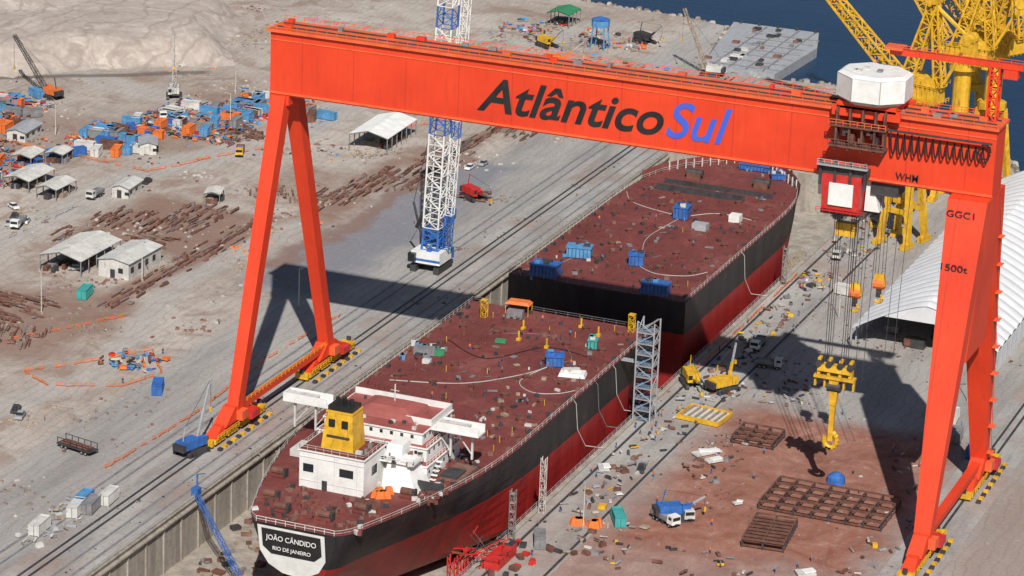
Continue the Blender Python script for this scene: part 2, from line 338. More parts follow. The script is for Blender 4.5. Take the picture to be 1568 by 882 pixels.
for x in (.3,165):
    for s in (-1,1):
        y=s*25
        bg.frus((x,y,3.2),(3.4,14),(x,y,6.5),(3.2,4.5),ORANGE)
        for yy in (-6.5,6.5):
            bg.frus((x,y+yy,1.9),(3,10.5),(x,y+yy,3.6),(2.4,3.5),ORANGE)
            for w_ in (-3.2,3.2):
                bg.box((x,y+yy+w_,1.3),(3.6,5,1.1),YEL,top=.9)
                for q in (-1.3,1.3):
                    for sx_ in(-1,1): bg.tube((x+sx_-.4,y+yy+w_+q,.75),(x+sx_+.4,y+yy+w_+q,.75),.6,DARK,10)
        bg.box((x+2.4,y,4.4),(1.6,3,2.2),ORANGE2); bg.box((x+2.6,y+5,3),(1.8,4,1.6),RED)
        for e in (-13.2,13.2): bg.box((x,y+e,1.4),(3.4,.8,1.6),YEL); bg.box((x,y+e*1.02,2.6),(1,.6,1.2),DARK)
        bg.rail([(x+2.3,y-12,2),(x+2.3,y+12,2)],YEL,1.1,.09,1.5)
        for q in range(12): bg.box((x+3.4,y-13+q*2.3,.35),(1.0,1.1,.6),YEL if q%2 else DARK)
bg.obj('bogie_trucks',G)
text_mesh('Atlântico',BLACK,50.2,94.6,79.2,7.9,-4.14,G,'lettering_black',.3,.17)
text_mesh('Sul',LETB,95.2,110.2,79.2,8.5,-4.14,G,'lettering_blue',.3,.12)
text_mesh('GGC1',BLACK,160.4,166.4,72.0,1.6,-9.05,G,'leg_number',0,.05)
text_mesh('1500t',BLACK,160.8,166.6,61,1.6,-12.0,G,'leg_capacity',0,.05)
text_mesh('WHM',BLACK,147.5,152.5,77,1.7,-4.3,G,'maker_mark',0,.05)
st=M()
for i in range(9):
    z=8+i*7; t=(z-4.5)/(H-4.5); y=25+(5-25)*t
    st.box((167.4+t*1.5,y,z),(1.6,2.4,.15),ORANGE2); st.tube((167.4+t*1.5,y+1,z),(167.6+t*1.5,y-2.6,z+7),.12,ORANGE2,4)
st.obj('access_stairs',G)
t=M(); cx,cy=141.0,-2.5
def octa(m,cx,cy,z0,z1,r0,r1,mat,n=8,sy=.8):
    vs=[(cx+rr*math.cos(2*math.pi*(i+.5)/n),cy+sy*rr*math.sin(2*math.pi*(i+.5)/n),z) for z,rr in((z0,r0),(z1,r1)) for i in range(n)]
    m.add(vs,[(i,(i+1)%n,n+(i+1)%n,n+i) for i in range(n)]+[tuple(range(n))[::-1],tuple(range(n,2*n))],mat)
octa(t,cx,cy,93.2,94.2,6.6,8.1,DWHITE,8,.95); octa(t,cx,cy,94.2,99.2,8.1,8.1,WHITE,8,.95); octa(t,cx,cy,99.2,99.8,8.2,7.2,WHITE,8,.95)
for i in range(4): t.box((cx+R.uniform(-4,4),cy+R.uniform(-3,3),100),(R.uniform(.6,1.6),R.uniform(.6,1.6),.5),R.choice([DWHITE,GREY,DWHITE]))
for i in range(8):
    a=2*math.pi*(i+.5)/8; t.tube((cx+8.13*math.cos(a),cy+.95*8.13*math.sin(a),94.2),(cx+8.13*math.cos(a),cy+.95*8.13*math.sin(a),99.2),.1,LGREY,4)
t.boxb(cx-7,cx+6,-6.4,6.4,91.7,93.15,ORANGE)
for y in(-5.9,5.9): t.boxb(cx-8,cx+7,y-.5,y+.5,90,92.2,ORANGE)
for x in(-6.5,-3.6,-.8,2,4): t.boxb(cx+x-.2,cx+x+.2,-7.6,-5.2,82.8,92,RUST)
t.boxb(cx-8,cx+4.5,-8,-4.6,83.4,83.8,RUST); t.boxb(cx-8,cx+4.5,-8,-4.6,87.9,88.2,RUST); t.rail([(cx-8,-8,83.8),(cx+4.5,-8,83.8)],RUST,1.2,.1,1.5); t.rail([(cx-8,-8,88.2),(cx+4.5,-8,88.2)],ORANGE2,1.2,.1,1.5)
for i in range(12): t.box((cx-6.6+i*.9,-6.3,85+R.random()*3.6),(.8,1.6,R.uniform(.8,2.0)),R.choice([DARK,RUST,DARK,RUST2]))
t.obj('upper_trolley',G)
f_=M(); pts=[]
for i in range(14):
    x0=146+i*1.55; d_=4.9-.14*i
    for j in range(9): u=j/8; pts.append((x0+u*1.55,-5.3,87.6-i*.06-d_*4*u*(1-u)))
f_.path(pts,.2,BLACK,4); f_.boxb(140,168,-5.6,-5.1,87.7,88.1,DARK)
f_.path([(166.5+1.3*math.cos(a*.4),-5.2,86+1.6*math.sin(a*.4)) for a in range(16)],.2,BLACK)
f_.obj('festoon_cables',G)
j=M(); j.lattice((166,1,HT),(166,1,103),2.0,ORANGE,5,.3,.2); j.boxb(143,172,.2,1.8,103,104.2,ORANGE); j.boxb(142,146,-1,3,104.25,104.8,ORANGE2); j.box((169.5,1,102),(3,3,1.8),ORANGE)
j.rail([(145,.2,104.2),(172,.2,104.2)],ORANGE2,1.0,.07,2.5); j.obj('maintenance_jib',G)
t=M(); cx=136.4; dz=3.1
t.boxb(cx-5.5,cx+5.5,-6.0,5.5,73.6+dz,75.4+dz,DARK)
for x in(-5,-1.7,1.7,5): t.boxb(cx+x-.3,cx+x+.3,-6.4,-6.003,71+dz,77+dz,DARK)
t.boxb(cx-5.6,cx+5.6,-7.4,-6.41,75.6+dz,75.9+dz,LGREY); t.rail([(cx-5.5,-7.3,75.9+dz),(cx+5.5,-7.3,75.9+dz)],LGREY,1.1,.08,1.5)
t.frus((cx-.2,-2,65+dz),(8.2,8),(cx-.2,-2,73.6+dz),(8.8,8.4),RED); t.boxb(cx-2.8,cx+2.6,-6.5,-6.25,66.8+dz,71.8+dz,WHITE)
t.frus((cx+6.0,0,65.4+dz),(3.4,5),(cx+5.0,0,72.8+dz),(1.0,5),WHITE); t.frus((cx-5.9,0,67.5+dz),(1,4),(cx-5.7,0,73.4+dz),(1.6,5),WHITE)
t.boxb(cx-5,cx+5,-4,3,64+dz,65+dz,DARK); t.rail([(cx-5.4,-6.4,65+dz),(cx+5.4,-6.4,65+dz)],RED,1,.08,1.4)
t.obj('lower_trolley',G)
hk=M()
for x in(-2.4,-1.4,1.4,2.4):
    for y in(-1,1): hk.tube((cx+x,y,66.5),(cx+x,y,32),.085,DARK,4)
hk.boxb(cx-2.2,cx+2.2,-1,1,61.5,64.5,YEL)
hk.box((cx,0,30.6),(7.5,2.6,1.4),YEL,top=.85); hk.boxb(cx-4.6,cx+4.6,-1.2,1.2,28.2,28.8,YEL)
for x in(-3.6,-1.3,1.3,3.6): hk.boxb(cx+x-.35,cx+x+.35,-.9,.9,28.9,32.8,YEL); hk.tube((cx+x,-1.4,31.6),(cx+x,1.4,31.6),.75,DARK,10)
for x in(-4.4,-2.2,2.2,4.4): hk.boxb(cx+x-.2,cx+x+.2,-.5,.5,26,28.2,YEL)
hk.frus((cx,0,22),(1.5,1.3),(cx,0,28.2),(2.2,1.7),YEL); hk.box((cx,0,18),(1.1,1.0,9),YEL)
ring=[(cx+1.5*math.cos(a),0,13.6+1.9*math.sin(a)) for a in [math.radians(q) for q in range(100,-150,-25)]]
hk.path(ring,.6,YEL,8); hk.path([(2*cx-p[0],p[1],p[2]) for p in ring[3:]],.6,YEL,8)
hk.tube((cx-1.5,0,26.2),(cx+1.5,0,26.2),1.2,DARK,10)
hk.obj('main_hook_block',G)
hk=M(); bx=145
for (x,y,z) in((bx,-1,50),(bx-6,2,46)):
    for e in(-1.1,-.4,.4,1.1): hk.tube((x+e,y,75.6),(x+e,y,z+3),.07,DARK,4)
    hk.box((x,y,z+3),(2.8,1.4,2.6),YEL,top=.7); hk.tube((x-1.2,y,z+2),(x+1.2,y,z+2),1.2,SAFE,10); hk.box((x,y,z),(1,1,2),DARK); hk.path([(x+.9*math.cos(a),y,z-1.4+.9*math.sin(a)) for a in (1.6,.8,0,-.8,-1.6,-2.6)],.35,YEL,6)
for e in(-4,-2.2,2.4,4.4): hk.tube((bx+e,3,75.6),(bx+e-1,3,30+e),.07,DARK,4)
hk.boxb(bx-3,bx+3,-3,3,72.5,75.6,DARK)
hk.obj('auxiliary_hooks',G)
# ---------------------------------------------------------------- ship
S=empty('oil_tanker_ship'); HD=13.8; SX=52.6
def hull(name,stn):
    m=M(); ts=[0,.12,.25,.38,.5,.62,.74,.84,.9,.95,.98,1]; nt=len(ts)
    vs=[]
    for (y,hw,q,kz,rk) in stn:
        row=[]
        for t_ in ts:
            b=1-(1-q)*t_**1.3
            if t_>.84: b*=math.sqrt(max(0,1-((t_-.84)/.16)**2*.45))
            row.append((hw*b, y-rk*t_, HD+(kz-HD)*t_))
        vs+=[(SX-x,y,z) for x,y,z in row]+[(SX+x,y,z) for x,y,z in row[::-1]]
    n=2*nt; fs=[]
    for i in range(len(stn)-1):
        for k_ in range(n-1): fs.append((i*n+k_,i*n+k_+1,(i+1)*n+k_+1,(i+1)*n+k_))
    m.add(vs,fs,HULL)
    m.add(vs[:n],[tuple(range(n))],HULL); m.add(vs[-n:],[tuple(range(n))[::-1]],HULL)
    dv=[];df=[]
    for (y,hw,q,kz,rk) in stn: dv+=[(SX-hw,y,HD+.01),(SX+hw,y,HD+.01)]
    for i in range(len(stn)-1): df.append((2*i,2*i+1,2*i+3,2*i+2))
    m.add(dv,df,DECK); return m.obj(name,S)
aft=[(-100,9,.62,2.5,-2),(-98.8,10.4,.62,2,-2),(-97,11.6,.6,1.5,-2),(-94.5,12.6,.55,.8,-2),(-92,13.5,.5,0,-2),(-86,15.5,.42,-2,-1),(-80,17.3,.36,-5,0),(-72,19.4,.34,-9,0),(-64,21.2,.42,-10,0),(-56,22.6,.55,-10,0),(-48,23.5,.68,-10,0),(-38,24,.84,-10,0),(-28,24,.95,-10,0),(0,24,1,-10,0),(50,24,1,-10,0)]
fwd=[(74,24,1,-10,0),(150,24,1,-10,0),(162,23.8,.95,-10,0),(172,22.8,.85,-10,0),(181,20.5,.7,-10,1),(189,16.5,.6,-10,2),(196,11.2,.5,-10,4),(201,6.5,.45,-9,6),(204,2,.4,-8,8)]
hull('aft_hull_block',aft); hull('forward_hull_block',fwd)
r_=M()
L=[(SX-a[1]+.2,a[0],HD) for a in aft]; Rr=[(SX+a[1]-.2,a[0],HD) for a in aft]
r_.rail(L,DWHITE,1.1,.05,2.5); r_.rail(Rr,DWHITE,1.1,.05,2.5); r_.rail([L[0],Rr[0]],WHITE,1.2,.06,2)
r_.rail([L[-1],Rr[-1]],GREY,1.1,.05,3)
L=[(SX-a[1]+.2,a[0],HD) for a in fwd]; Rr=[(SX+a[1]-.2,a[0],HD) for a in fwd]
r_.rail(L,DWHITE,1.1,.05,2.5); r_.rail(Rr,DWHITE,1.1,.05,2.5); r_.rail([L[0],Rr[0]],GREY,1.1,.05,3)
r_.obj('deck_railings',S)
bw=M()
for side in(-1,1):
    pts=[(SX+side*a[1],a[0]) for a in fwd[3:]]
    for a,b in zip(pts,pts[1:]): bw.add([(a[0],a[1],HD),(b[0],b[1],HD),(b[0]+side*.5,b[1]+.4,HD+2.2),(a[0]+side*.5,a[1]+.4,HD+2.2)],[(0,1,2,3)],DECK)
for i in range(9):
    for side in(-1,1): bw.box((SX+side*(19-i*1.8),184+i*2,HD+1.4),(.3,.4,2.6),DWHITE)
bw.boxb(SX-16,SX+16,171,171.4,HD,HD+1.4,DARK)
for x in(-10,10): bw.box((SX+x,180,HD+.9),(4,3,1.8),RUST); bw.tube((SX+x-2.4,180,HD+1.6),(SX+x+2.4,180,HD+1.6),1.1,DARK,10)
bw.obj('bow_bulwark',S)
t=M()
def shield(w_,z1,z0,yy,mat):
    P=[(-w_,z1),(w_,z1),(w_*.98,z1-(z1-z0)*.55),(w_*.75,z1-(z1-z0)*.82),(w_*.35,z0+.3),(0,z0),(-w_*.35,z0+.3),(-w_*.75,z1-(z1-z0)*.82),(-w_*.98,z1-(z1-z0)*.55)]
    t.add([(SX-.9+a,yy+ (HD-b)*.18,b) for a,b in P],[tuple(range(len(P)))],mat)
shield(7.6,13.3,2.2,-100.25,WHITE)
t.add([(SX-.9+a,-100.33+(HD-b)*.18,b) for a,b in[(-6.7,12.7),(6.7,12.7),(6.7,8.4),(4.9,6.8),(-4.9,6.8),(-6.7,8.4)]],[(0,1,2,3,4,5)],BLACK)
t.obj('transom_shield',S)
text_mesh('JOÃO CÂNDIDO',WHITE,SX-6.6,SX+4.8,10.3,1.15,-100.05,S,'ship_name',0,.05)
text_mesh('RIO DE JANEIRO',WHITE,SX-5.2,SX+3.4,8.0,.85,-99.6,S,'home_port',0,.05)
s=M()
def house(x0,x1,y0,y1,z0,z1,top=DECK,m=WHITE,win=True):
    s.boxb(x0,x1,y0,y1,z0,z1,m); s.boxb(x0-.3,x1+.3,y0-.3,y1+.3,z1,z1+.25,m); s.boxb(x0,x1,y0,y1,z1+.25,z1+.32,top)
    if win:
        n=int((x1-x0)/2.4)
        for i in range(n): xx=x0+1.4+i*2.4; s.boxb(xx-.35,xx+.35,y0-.04,y0+.05,z0+(z1-z0)*.5,z0+(z1-z0)*.5+.8,GLASS)
        n=int((y1-y0)/2.6)
        for i in range(n): yy=y0+1.4+i*2.6; s.boxb(x1-.05,x1+.04,yy-.35,yy+.35,z0+(z1-z0)*.5,z0+(z1-z0)*.5+.8,GLASS)
house(39,66.5,-65,-47,HD,17.2,BRPINK); house(40,65.5,-63,-48,17.55,20.4,BRPINK); house(41,64,-62,-46,20.75,23.2,BRPINK)
s.frus((53,-53,23.55),(14,10),(53,-53,24.8),(12.5,8.6),BRPINK); s.frus((53,-53,24.8),(12.5,8.6),(53,-53,25.7),(8,5),BRPINK)
s.boxb(41,64,-46.3,-46,23.5,24.9,WHITE); s.boxb(63.7,64,-57,-46.3,23.5,24.9,WHITE); s.boxb(58,64,-57.3,-57,23.5,24.9,WHITE)
s.boxb(28.6,41,-57,-53.2,23.0,23.4,WHITE); s.boxb(64,75.2,-58,-54,23.0,23.4,WHITE)
for x0,x1,dy in((28.6,39,0),(65.5,75.2,-.9)):
    s.boxb(x0,x1,-57+dy,-56.7+dy,23.4,25,WHITE); s.boxb(x0,x1,-53.6+dy,-53.3+dy,23.4,25,WHITE); s.boxb(x0,x0+.3,-56.7+dy,-53.6+dy,23.4,25,WHITE); s.boxb(x0+.4,x1-3,-56.6+dy,-53.7+dy,24.3,24.6,DWHITE)
for x in(31,36,68,73): s.boxb(x-.2,x+.2,-56,-55.5,17,23,DWHITE); s.tube((x,-55.8,18),(x+(4 if x<50 else -4),-55.8,23),.15,DWHITE,4)
s.frus((63.5,-69,HD),(8,8),(62,-67.5,19.4),(4.5,5),WHITE); s.frus((60,-66,HD),(4,7),(60,-65,22),(3.4,4),WHITE)
s.boxb(57.5,66,-71,-65.5,19.4,19.7,WHITE); s.rail([(57.5,-71,19.7),(66,-71,19.7),(66,-65.5,19.7)],WHITE,1,.06,1.6)
s.rail([(66.5,-65,17.5),(66.5,-47,17.5)],WHITE,1,.06,1.6); s.rail([(65.5,-63,20.7),(65.5,-49,20.7)],WHITE,1,.06,1.6)
for i in range(5): s.box((67.5,-64+i*.9,HD+.5+i*.7),(1.4,.8,.12),WHITE)
s.tube((53,-52,25),(53,-52,29.5),.15,DWHITE); s.tube((52,-52,28),(54,-52,28),.08,DWHITE)
for i in range(24): s.box((R.uniform(42,63),R.uniform(-61,-47),23.8),(R.uniform(.3,1.2),R.uniform(.3,1.2),R.uniform(.2,.8)),R.choice([DWHITE,RUST2,GREY,DARK]),R.random())
for i in range(30): s.box((R.uniform(58,66),R.uniform(-72,-64),R.choice([14.2,19.9])),(R.uniform(.3,1.1),R.uniform(.3,1.1),R.uniform(.3,1)),R.choice([DWHITE,RUST2,WHITE,DARK]),R.random())
s.obj('accommodation_block',S)
s=M(); house(43.3,58.2,-79,-68.5,HD,22.0,win=False)
s.boxb(44.2,46.6,-79.06,-78.9,17.4,19.2,GLASS); s.boxb(52.6,55.8,-79.06,-78.9,17.6,19.4,GLASS); s.boxb(58.1,58.26,-75,-72.4,17.4,19.4,GLASS)
s.boxb(43.25,58.25,-79.08,-78.95,20.6,20.75,DWHITE); s.boxb(43.25,58.25,-79.08,-78.95,15.4,15.5,DWHITE)
for x in(47.6,51.4,56.6): s.boxb(x,x+.08,-79.07,-78.95,HD,22,DWHITE)
s.boxb(48.6,49.8,-79.09,-78.95,HD,HD+2.2,DARK)
s.rail([(43.3,-79,22.4),(58.2,-79,22.4),(58.2,-68.5,22.4),(43.3,-68.5,22.4),(43.3,-79,22.4)],DWHITE,1.0,.045,1.8)
for i in range(6): s.box((R.uniform(54.5,57.5),R.uniform(-77,-70),22.8),(R.uniform(.5,1.4),R.uniform(.5,1.4),R.uniform(.6,1.4)),R.choice([DWHITE,DECK,GREY]))
s.obj('engine_casing',S)
s=M(); s.frus((50.8,-73.5,22.35),(7.4,6.2),(51,-73.5,30.4),(6.0,5.0),YEL); s.boxb(47.9,54.1,-76.1,-70.9,30.4,30.8,YEL); s.boxb(48.2,53.8,-75.8,-71.2,30.8,31.8,BLACK)
for x in(49.4,51,52.6): s.tube((x,-73.5,31.6),(x,-73.5,33),.5,BLACK,8)
for x in(49.4,52.4): s.box((x,-76.35,28.2),(1.4,.3,1.6),BLACK)
s.boxb(48.4,53.6,-76.75,-76.35,25.2,25.5,DARK); s.tube((47.3,-76,22.4),(48.2,-76,30.4),.1,DARK,4)
s.obj('funnel',S)
o=M()
for i in range(2):
    y0,y1=((-42,48),(78,176))[i]
    for q in range(230):
        x=SX+R.uniform(-22,22); y=R.uniform(y0,y1); k_=R.random()
        if k_<.5: o.tube((x,y,HD),(x,y,HD+R.uniform(.3,.9)),R.uniform(.2,.5),R.choice([DECK,RUST,DARK,DECK]),8)
        elif k_<.68: o.box((x,y,HD+.3),(R.uniform(.4,1.4),R.uniform(.4,1.4),R.uniform(.4,1)),R.choice([RUST2,DARK,GREY,DECK,DECK,DARK]),R.uniform(0,3))
        elif k_<.84: o.tube((x,y,HD+.15),(x+R.uniform(-2,2),y+R.uniform(-3,3),HD+.15),.08,R.choice([DARK,GREY,RUST]),4)
        elif k_<.92: o.tube((x,y,HD),(x,y,HD+1.4),.1,R.choice([YEL,DARK]),5)
        else: o.box((x,y,HD+.1),(R.uniform(.6,1.6),R.uniform(.6,2.4),.15),R.choice([TIMBER,GREY,RUST]),R.uniform(0,3))
for x in(-18,-9,9,18):
    for y in list(range(-35,46,13))+list(range(84,170,13)):
        o.tube((SX+x,y,HD),(SX+x,y,HD+.7),.9,DECK,10); o.tube((SX+x,y,HD+.7),(SX+x,y,HD+.85),1.05,RUST,10)
for sgn in(-1,1):
    for y in list(range(-40,48,6))+list(range(78,150,6)): o.box((SX+sgn*22.6,y,HD+.35),(.8,1.4,.7),R.choice([RUST,DECK,DARK,RUST2]))
o.boxb(SX-16,SX+10,164,164.5,HD,HD+1.8,DARK)
o.obj('deck_fittings',S)
o=M()
for (x,y,sx,sy,sz,m,rz) in [(37.5,77,7,5,3,BLUE,0),(67.5,77,7,4.5,2.6,BLUE,.1),(39.6,96,6.5,4,2.6,LBLUE,.2),(55,97,3.8,4,2.6,BLUE,.3),(52,142,4,5,3,BLUE,.1),(55.5,197,9,5,1.4,BLUE,0),(64,191,4,4,1.4,BLUE,.4),(64,16,4.2,4.2,2.2,BLUE,.4),(68,31,2.2,2.6,2,TEAL,.2)]:
    o.box((x,y,HD+sz/2+.3),(sx,sy,sz),m,rz,.96); o.box((x,y,HD+sz+.4),(sx+.3,sy+.3,.2),m,rz); o.box((x,y,HD+.15),(sx*.9,sy*.9,.3),DARK,rz)
    for i in range(int(sx)):
        v=Matrix.Rotation(rz,3,'Z')@Vector((-sx/2+.6+i,-sy/2-.05,0)); o.box((x+v.x,y+v.y,HD+sz/2+.3),(.12,.16,sz*.9),DARK,rz)
    for q in range(4): o.box((x+R.uniform(-.35,.35)*sx,y+R.uniform(-.35,.35)*sy,HD+sz+.8),(R.uniform(.5,1.6),R.uniform(.5,1.4),.7),R.choice([m,LBLUE,DWHITE,DARK]),rz)
    for q in range(7): o.box((x+R.uniform(-1.2,1.2)*sx,y+R.uniform(-1.1,1.1)*sy,HD+.4),(R.uniform(.3,1.1),R.uniform(.3,1.1),.7),R.choice([DARK,LBLUE,DWHITE,GREY,RUST]),R.random())
o.obj('equipment_containers',S)
o=M()
o.box((42.5,46.5,HD+3.0),(6.4,3.4,.7),SAFE,.1,.75)
for a in(-3,3):
    for b in(-1.3,1.3): o.tube((42.5+a,46.5+b,HD),(42.5+a,46.5+b,HD+2.8),.1,YEL,4)
o.box((43,43,HD+1),(4,2,2),GREY,.1)
o.box((70.5,11,HD+.6),(6.4,3.8,.9),WHITE,.2,.9); o.box((70,11.5,HD+1.3),(4,2,.5),DWHITE,.5); o.box((66,146,HD+1),(3,3,2),WHITE); o.box((60,134,HD+1),(4,3,1.8),LGREY); o.box((47,24,HD+.6),(2.6,1.4,.8),GREEN,.2); o.box((34,8,HD+1),(5,2.6,1.6),GREY,.3); o.box((37.5,9,HD+.8),(2.4,1.6,1.4),GREEN,.3)
for q in range(20): o.box((R.uniform(29,39),R.uniform(2,14),HD+.6),(R.uniform(.5,2),R.uniform(.5,2),1),R.choice([GREY,DWHITE,GREEN,DARK,LBLUE]),R.random())
for q in range(40): o.box((R.gauss(66,5),R.gauss(-20,12),HD+.3),(R.uniform(.3,1.6),R.uniform(.3,1.6),.5),R.choice([GREY,DWHITE,RUST,DARK,TIMBER]),R.random()*3)
for (x,y) in((36,40),(72,47)): o.lattice((x,y,HD),(x,y,HD+4.4),1.3,YEL,4,.11,.07); o.box((x,y,HD+4.4),(1.6,1.6,.2),YEL)
for (x,y) in((50,28),(60,44),(48,36),(58,26),(66,40)): o.tube((x,y,HD),(x,y,HD+2.4),.25,YEL,6); o.box((x,y,HD+.3),(1,1,.6),YEL)
for i in range(7): o.box((62+R.uniform(-2.6,2.6),-75+R.uniform(-3,2),HD+.8),(1.7,1.7,1.5),SAFE,R.random(),.7)
for (x,y) in((41,-88),(46,-93),(56,-93),(61,-86),(66,-74),(37,-76)):
    o.box((x,y,HD+.4),(3.2,2.2,.5),DECK); o.tube((x-1.3,y,HD+1.2),(x+1.3,y,HD+1.2),.8,RUST,10); o.box((x+1.7,y,HD+1),(.5,1.8,1.6),DARK)
o.box((71,-58,HD+.5),(5,9,.8),RUST2); o.box((70.5,-60,HD+1.1),(4,5,.5),DARK); o.box((36,-62,HD+1),(3.4,6,1.6),DWHITE)
o.boxb(66.6,72.5,-70,-69.7,HD,HD+2.4,DARK); o.boxb(58,64,-83,-82.7,HD,HD+1.5,RUST)
for i in range(120): o.box((R.uniform(40,66),R.uniform(-97,-80),HD+.3),(R.uniform(.3,1.4),R.uniform(.3,1.4),R.uniform(.3,1)),R.choice([RUST,DARK,DECK,DECK,RUST2,RUST2,DWHITE]),R.random())
for i in range(90): o.box((R.uniform(66,73),R.uniform(-76,-44),HD+.3),(R.uniform(.3,1.4),R.uniform(.3,1.4),R.uniform(.3,1)),R.choice([RUST,DARK,DECK,DECK,RUST2,DARK,DWHITE]),R.random())
o.obj('deck_equipment',S)
o=M()
def hose(P,r=.1,m=DWHITE,z=HD+.2):
    pts=[]
    for i in range(len(P)-1):
        p0=P[max(0,i-1)];p1=P[i];p2=P[i+1];p3=P[min(len(P)-1,i+2)]
        for k_ in range(8):
            u=k_/8; pts.append(tuple(.5*((2*p1[a])+(-p0[a]+p2[a])*u+(2*p0[a]-5*p1[a]+4*p2[a]-p3[a])*u*u+(-p0[a]+3*p1[a]-3*p2[a]+p3[a])*u**3) for a in(0,1))+(z,))
    o.path(pts,r,m)
hose([(34,-12),(50,-6),(60,6),(64,16)]); hose([(64,16),(61,2),(66,-4),(72,-2),(76,4)]); hose([(64,16),(66,22),(56,34),(44,30)],.08,GREY)
hose([(52,142),(40,146),(34,150),(30,158)]); hose([(52,142),(60,150),(72,148)]); hose([(55,97),(62,92),(70,94),(74,100)],.09); hose([(39,96),(36,84),(30,78)],.08,LGREY); hose([(52,142),(50,120),(54,104),(55,97)],.08); hose([(35,20),(48,12),(58,26),(70,24)],.08,BLACK)
for y in(-4,10,22,120): o.path([(SX+23.8,y,HD+.2),(SX+24.4,y+.6,HD-1),(SX+24.5,y+2,6),(SX+25.5,y+5,1.2),(SX+29.5,y+7,.6)],.08,R.choice([DARK,DWHITE,GREY]))
o.obj('air_hoses',S)
# ---------------------------------------------------------------- stair tower, staging
s=M(); s.lattice((83.4,26.5,0),(83.4,26.5,25),4.2,LGREY,9,.22,.1)
for i in range(9): z=i*2.78; s.box((83.4,26.5,z+.1),(4.2,4.2,.15),GREY); s.tube((81.6,25,z),(85.2,28,z+2.78),.22,LBLUE if i%2 else GREY,4); s.rail([(81.3,24.4,z+.15),(85.5,24.4,z+.15)],LBLUE,1,.05,1.4)
s.boxb(77,81.3,26,28,13.9,14.1,LGREY); s.obj('stair_tower')
for (x,y,h,m,b) in((82.8,-38,13,DWHITE,0),(82.9,-56,12,GREY,0),(82.6,140,11,GREY,0)):
    s=M(); s.lattice((x,y,b),(x,y,h),1.1,m,7,.08,.05)
    for i in range(6): s.box((x,y,b+(h-b)*i/6+1),(1.2,1.2,.1),TIMBER)
    s.obj('access_scaffold')
s=M()
for i in range(4):
    for jj in range(2): s.lattice((76+i*2.4,-72+jj*9,-12),(76+i*2.4,-72+jj*9,R.uniform(-3,2)),1.6,RED,5,.16,.09)
s.boxb(82.5,86.5,-72,-62,.1,1.6,RED); s.rail([(82.5,-72,1.6),(86.5,-72,1.6),(86.5,-62,1.6)],RED,1.1,.08,1.5)
for i in range(26): s.tube((R.uniform(74,86),R.uniform(-74,-56),R.uniform(-4,1.4)),(R.uniform(74,88),R.uniform(-76,-56),R.uniform(.5,4)),.13,R.choice([RED,RED,DARK,RUST]),4)
for i in range(16): s.box((R.uniform(82.5,92),R.uniform(-80,-56),.5),(R.uniform(.6,2.2),R.uniform(.6,2.6),R.uniform(.5,1.3)),R.choice([RED,RED,RUST,DARK]),R.random()*3)
s.obj('red_staging')
s=M(); s.lattice((12.5,-66,.8),(33,-84,-9),.9,BLUE,14,.09,.06); s.box((11.4,-64.5,1.2),(1.6,1.8,1.6),BLUE); s.tube((11.4,-64,2),(11.4,-64,5),.2,BLUE); s.tube((11.4,-64,5),(15,-67,7),.14,LBLUE); s.obj('gangway')
s=M(); s.lattice((62,-108,-11),(66,-98,4),1.0,LBLUE,8,.1,.06); s.box((62,-108,-11.4),(2,2,.8),LBLUE); s.obj('stern_ladder')
# ---------------------------------------------------------------- slim white/blue lattice tower crane
t=M()
for sx_ in(-1,1): t.box((sx_*3.4,0,.9),(1.6,9.5,1.8),DARK)
t.box((0,0,2.2),(5,6,.8),GREY); t.box((0,-.5,4.2),(8.6,8,3.2),WHITE,0,.97); t.box((-3.6,-4.9,4.2),(2,1.4,2.4),GLASS); t.box((2.4,4.4,4),(4,1.6,3.0),BLUE); t.boxb(-4.33,4.33,-4.6,-4.45,3.3,3.9,BLUE)
for i in range(5): t.box((R.uniform(-3,3),R.uniform(-3,3),6.1),(1.2,1.2,.7),R.choice([GREY,WHITE,BLUE]))
t.lattice((.3,0,5.8),(.4,0,12),4.6,BLUE,3,.4,.22,4.2)
t.lattice((.4,0,12),(3.2,0,88),4.4,WHITE,26,.28,.13,4.2,[(.33,.43,BLUE),(.72,.80,BLUE)])
t.lattice((4.0,1,6),(8.0,1,88),1.9,WHITE,34,.16,.09,2.0,[(.0,.10,BLUE),(.36,.42,BLUE)])
t.tube((-3,3,6),(1,0,60),.1,DARK,4); t.tube((-4,3,6),(-7,3,17),.35,DARK,5); t.tube((-7,3,17),(1,0,50),.08,DARK,4); t.tube((-6,3,10),(-4,2,14),.5,DARK,5)
t.box((3.2,0,88.5),(5,5,1),BLUE); t.lattice((3.2,0,89),(14,10,120),2.6,BLUE,10,.22,.14,1.6)
t.obj('tower_crane',loc=(-7,107,0))
